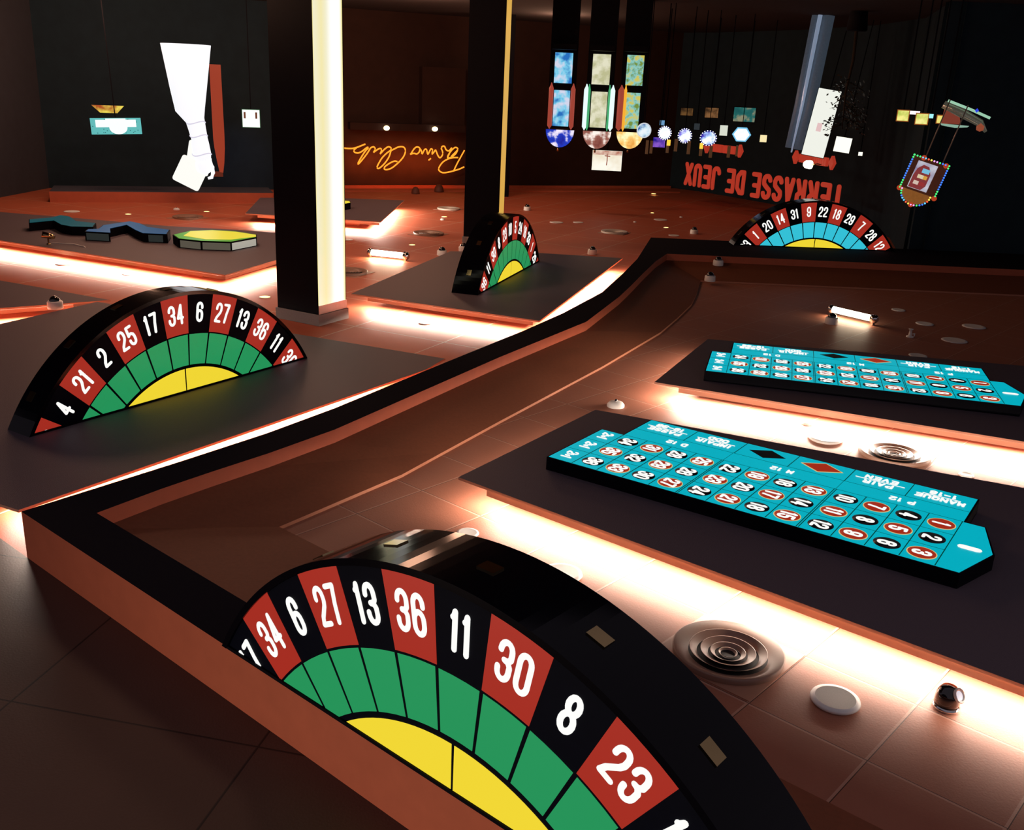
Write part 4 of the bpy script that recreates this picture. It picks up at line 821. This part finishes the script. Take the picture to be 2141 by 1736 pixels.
# hanging topper with coloured bulbs at the right
p = (5.536, 14.000, 1.823); p0 = p
o = thing('bulb_framed_sign', 'tilted slot machine sign outlined in coloured bulbs, alone in the dark at the right', 'sign', p, 0); o.rotation_euler = (0, .26, -.35)
T = lambda x, z, y: (x, y, z)
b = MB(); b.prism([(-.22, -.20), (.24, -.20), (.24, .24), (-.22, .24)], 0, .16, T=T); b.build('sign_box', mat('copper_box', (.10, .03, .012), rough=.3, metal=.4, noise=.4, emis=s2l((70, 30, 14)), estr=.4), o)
b = MB(); b.prism([(-.15, -.17), (.12, -.17), (.12, .20), (-.15, .20)], -.012, -.002, T=T); pic = b.build('picture', mottled('lilac_picture', (150, 140, 170), (214, 214, 224), 4, .85), o)
b = MB(); b.prism([(-.14, -.165), (.03, -.165), (.075, -.10), (.075, .06), (.02, .155), (-.06, .165), (-.12, .10), (-.14, 0)], -.016, -.012, T=T); b.build('red_shield', emi('dull_red', (132, 54, 56), .95), pic)
for x0, x1, z0, z1, c_ in ((-.05, .05, .06, .12, (120, 190, 222)), (-.08, .0, -.02, .03, (220, 204, 170)), (.0, .05, -.02, .03, (216, 160, 66)), (-.10, -.03, -.11, -.06, (214, 190, 176)), (-.02, .05, -.11, -.06, (150, 50, 50))):
    b = MB(); b.prism([(x0, z0), (x1, z0), (x1, z1), (x0, z1)], -.019, -.015, T=T); b.build('picture_field', emi('field_%d_%d_%d' % c_, c_, .95), pic)
b = MB(); b.prism([(.20*math.cos(PI+PI*i/14)+.0, .17*math.sin(PI+PI*i/14)-.20) for i in range(15)], 0, .10, T=T); b.build('lower_arch', mat('amber_arch', (.2, .08, .02), rough=.3, noise=.5, nscale=25, emis=s2l((150, 92, 34)), estr=.6), o)
path = [(-.23+.47*t/12, .25) for t in range(12)]+[(.25, .25-.46*t/14) for t in range(14)]+[(-.235, .25-.46*t/14) for t in range(15)]+[(.2*math.cos(PI+PI*t/16), .17*math.sin(PI+PI*t/16)-.215) for t in range(17)]
cols = [(70, 235, 120), (60, 120, 255), (90, 190, 255), (255, 90, 60), (255, 220, 90), (235, 160, 235)]
for i, (x, z) in enumerate(path):
    c_ = cols[0] if 0 <= i < 3 else cols[(i*5//7) % 6] if i < 12 or i > 40 else (cols[1] if i % 14 < 9 else cols[0])
    b = MB(); b.lathe([(.013, 0), (.010, .012), (0, .016)], 8, T=lambda X_, Y_, Z_, x=x, z=z: (x+X_, -.005-Z_, z+Y_)); b.build('bulb', emi('bulb_%d_%d_%d' % c_, c_, 1.5), o)
for x in (-.08, .16):
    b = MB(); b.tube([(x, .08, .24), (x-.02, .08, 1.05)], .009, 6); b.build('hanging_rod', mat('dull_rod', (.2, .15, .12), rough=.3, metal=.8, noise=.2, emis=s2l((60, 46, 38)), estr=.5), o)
for x, z in ((-.10, .25), (.21, .24), (-.235, -.22), (.25, -.21), (0, -.385)):
    b = MB(); b.lathe([(0, -.02), (.03, -.015), (.036, .01), (0, .02)], 12, T=lambda X_, Y_, Z_, x=x, z=z: (x+X_, -.004-Z_*.5, z+Y_)); b.build('corner_rose', emi('orange_rose', (176, 62, 32), .95), o)
# signs at the very top right
for vx, vy, vz, wd, h, lb, m_ in ((5.484, 15.000, 2.614,.15,.14, 'square yellow lit sign at the top right, left one of two', mottled('lime_yellow', (180, 200, 80), (250, 240, 140), 8, 1)),
    (5.765, 15.000, 2.580,.16,.14, 'square yellow lit sign at the top right, right one of two', mottled('lime_yellow_b', (190, 205, 84), (250, 240, 150), 8, 1)),
    (6.061, 15.000, 2.586,.14,.10, 'low yellow lit sign beside the dull red triangle at the top right', emi('pale_yellow', (238, 224, 120), 1))):
    p = (vx, vy, vz); flat('small_lit_sign', p, wd, h, lb, 'sign', m_, emi('orange_bezel', (176, 96, 36), .7), .0, 'small yellow lit signs at the top right')
flat('small_lit_sign', (5.718, 15.200, 2.659), .15, .05, 'narrow white lit bar between the two yellow signs', 'sign', emi('white_bar', (255, 240, 246), 1.1))
flat('small_lit_sign', (5.932, 15.100, 2.624), .06, .06, 'small pale cyan lit square right of the yellow signs', 'sign', emi('cyan_square', (160, 236, 240), 1.1))
p = (6.033, 14.600, 2.637); o = thing('red_pennant', 'dull red triangular panel at the top right corner', 'sign', p, -.4)
b = MB(); b.prism([(-.12, .14), (-.13, -.10), (.13, -.10), (.05, .14)], 0, .03, T=T); b.build('panel', emi('dull_brick', (128, 58, 44), .9), o)
b = MB(); b.prism([(-.14, -.10), (.24, -.115), (.22, -.135), (.06, -.15), (-.12, -.125)], -.01, .03, T=T); b.build('bottom_rail', emi('pale_green_rail', (150, 190, 170), .8), o)
# sweeping coloured canopy band at the top right corner
o = thing('canopy_band', 'sweeping chrome and coloured canopy band in the top right corner', 'canopy', (6.123, 14.000, 2.547), -.4)
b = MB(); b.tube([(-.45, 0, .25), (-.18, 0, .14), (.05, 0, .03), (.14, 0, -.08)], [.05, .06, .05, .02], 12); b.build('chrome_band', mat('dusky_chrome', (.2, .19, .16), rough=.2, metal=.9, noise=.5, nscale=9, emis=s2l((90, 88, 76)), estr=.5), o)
b = MB(); b.tube([(-.40, -.04, .30), (-.10, -.05, .20), (.16, -.04, .10)], .018, 10); b.build('green_light_strip', emi('pale_green_strip', (160, 210, 180), .9), o)
b = MB(); b.lathe([(0, -.05), (.045, -.03), (.05, .02), (0, .06)], 14, c=(.06, -.05, -.03)); b.build('red_globe', emi('copper_globe', (150, 74, 50), .9), o)
b = MB(); b.lathe([(0, -.03), (.025, 0), (0, .03)], 12, c=(-.02, -.07, .19)); b.build('blue_bulb', emi('blue_bulb', (40, 60, 210), 1.2), o)

# left: cyan lit sign, tilted
o = flat('lit_display', (-8.640, 21.500, 1.600), 1.0, .33, 'light teal lit screen with white shapes at the upper left', 'display', emi('teal_screen', (96, 186, 184), 1.0))
o.rotation_euler = (0, -.035, -math.atan2(-8.2, 21.5)+0)
b = MB(); b.box(-.40, .40, -.010, -.006, -.02, .13); b.lathe([(0, 0), (.18, 0)], 24, c=(.04, -.0065, -.02), T=lambda x, y, z: (x, -.0095, (y+.0065)*.75-.03)); b.box(-.2, .2, -.010, -.006, .1, .155); b.build('white_motif', emi('white_motif', (244, 252, 250), 1.05), o)
b = MB()
for i in range(26):
    rx, rz_ = rnd.uniform(-.47, .47), rnd.choice([rnd.uniform(-.15, -.06), rnd.uniform(.0, .14)])
    b.lathe([(0, 0), (.010, 0)], 8, T=lambda x, y, z, rx=rx, rz_=rz_: (rx+x, -.0065, rz_+y))
b.build('dark_dots', emi('dark_teal_dots', (30, 96, 100), .9), o)
p = (-8.845, 21.600, 1.907); b = MB(); b.prism([(-.3, .1), (-.14, -.05), (.2, -.05), (.34, .1)], 0, .05, T=T); tag(b.build('lit_banner', mottled('fiery_banner', (170, 70, 20), (250, 230, 90), 4, .9)), 'orange and yellow lit edge cut off above the teal screen', 'display', loc=p, rz=.35)
o = flat('lit_display', (-5.906, 22.000, 1.856), .36, .36, 'white lit screen with two small brown bars, at the top beside the column', 'display', emi('white_screen', (252, 252, 250), 1.05), emi('green_frame', (40, 96, 56), .6))
b = MB(); b.box(-.15, -.11, -.010, -.006, .0, .13); b.box(.09, .13, -.010, -.006, .0, .13); b.build('brown_bars', emi('brown_bar', (110, 60, 40), .9), o)
# tall orange pointed panel
p = (-6.567, 21.800, 1.322); o = thing('orange_blade', 'tall orange tapering blade-shaped panel beside the white hand', 'panel', p, .3)
prof = [(-.115, 1.6), (-.115, .1), (-.10, -.1), (-.06, -.38), (-.02, -.60), (.055, -.62), (.09, -.4), (.115, -.1), (.12, .15), (.115, 1.6)]
b = MB(); b.prism(prof, 0, .14, T=T); b.build('blade', emi('deep_orange', (152, 56, 34), 1.), o)
b = MB(); b.box(-.19, .05, .0, .12, -.70, -.60); b.build('foot', emi('dim_orange', (96, 38, 24), .9), o)
# giant gloved hand holding two blank cards
p = (-6.471, 20.000, 1.262)
o = thing('hand_sculpture', 'giant white sleeved hand holding blank cards at the upper left', 'sculpture', p, .3)
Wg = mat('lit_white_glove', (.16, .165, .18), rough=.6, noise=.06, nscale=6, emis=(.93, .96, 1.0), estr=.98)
s_ = 20.0/2048
def Q(px, py, y=0): return ((px-412)*s_*1.03, y, (318-py)*s_*1.03)
b = MB(); prof = [(403, 120, 46), (403, 200, 34), (404, 238, 28), (412, 258, 18), (415, 275, 16.5), (418, 292, 15.5), (419, 305, 17), (421, 322, 17.5), (424, 336, 14)]
pts = [Q(x, y) for x, y, r in prof]; b.tube(pts, [r*s_*1.03 for x, y, r in prof], 24)
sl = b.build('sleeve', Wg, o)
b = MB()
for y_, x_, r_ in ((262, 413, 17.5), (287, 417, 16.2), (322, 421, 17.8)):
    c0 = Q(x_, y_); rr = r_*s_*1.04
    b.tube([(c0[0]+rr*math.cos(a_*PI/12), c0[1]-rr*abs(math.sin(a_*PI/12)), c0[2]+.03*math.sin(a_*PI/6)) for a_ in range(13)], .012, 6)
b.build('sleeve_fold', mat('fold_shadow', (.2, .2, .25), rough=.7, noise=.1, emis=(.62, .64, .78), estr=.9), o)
b = MB(); b.tube([Q(424, 330), Q(424, 340, .01), Q(422, 350, .02), Q(418, 358, .03)], [.15, .17, .16, .10], 20); b.build('palm', Wg, o)
for i, (a0, a1, a2) in enumerate((((428, 346), (414, 352), (402, 350)), ((426, 352), (412, 360), (401, 358)), ((424, 358), (411, 367), (402, 365)), ((421, 362), (411, 373), (404, 371)))):
    b = MB(); b.tube([Q(*a0, .05), Q((a0[0]+a1[0])/2, (a0[1]+a1[1])/2, .10), Q(*a1, .11), Q(*a2, .08)], [.052, .055, .05, .034], 12); b.build('finger', Wg, o)
b = MB(); b.tube([Q(433, 338, -.05), Q(439, 346, -.10), Q(440, 356, -.14), Q(437, 365, -.15), Q(430, 367, -.14)], [.05, .045, .04, .036, .024], 12); b.build('thumb', Wg, o)
def card(c4, y, nm):
    b = MB(); P_ = [Q(*c) for c in c4]; out = []
    n = len(P_)
    for i in range(n):
        a_, v_, c_ = Vector(P_[i-1]), Vector(P_[i]), Vector(P_[(i+1) % n]); d1_, d2_ = (a_-v_).normalized(), (c_-v_).normalized(); r_ = .06
        for t in range(5):
            k = t/4; out.append((v_+d1_*r_*(1-k)**2+d2_*r_*k**2))
    b.prism([(v.x, v.z) for v in out], y, y+.02, T=T); return b.build(nm, emi('card_white', (252, 253, 246), 1.0), o)
card([(386, 322), (361, 370), (409, 395), (434, 347)], -.02, 'card')
card([(399, 294), (387, 354), (430, 366), (436, 306)], .03, 'card')
# a soft bluish stage light spot on the dark wall and blue fill from the unseen rest of the hall
l = bpy.data.lights.new('stage_spot', 'SPOT'); l.energy = 60; l.color = (.35, .5, 1); l.spot_size = .5; l.spot_blend = 1
g_ = bpy.data.objects.new('stage_spot', l); C.objects.link(g_); g_.location = (-6.0, 21.4, 2.6); g_.rotation_euler = Vector((-1.0, 3.6, -1.9)).to_track_quat('-Z', 'Y').to_euler()
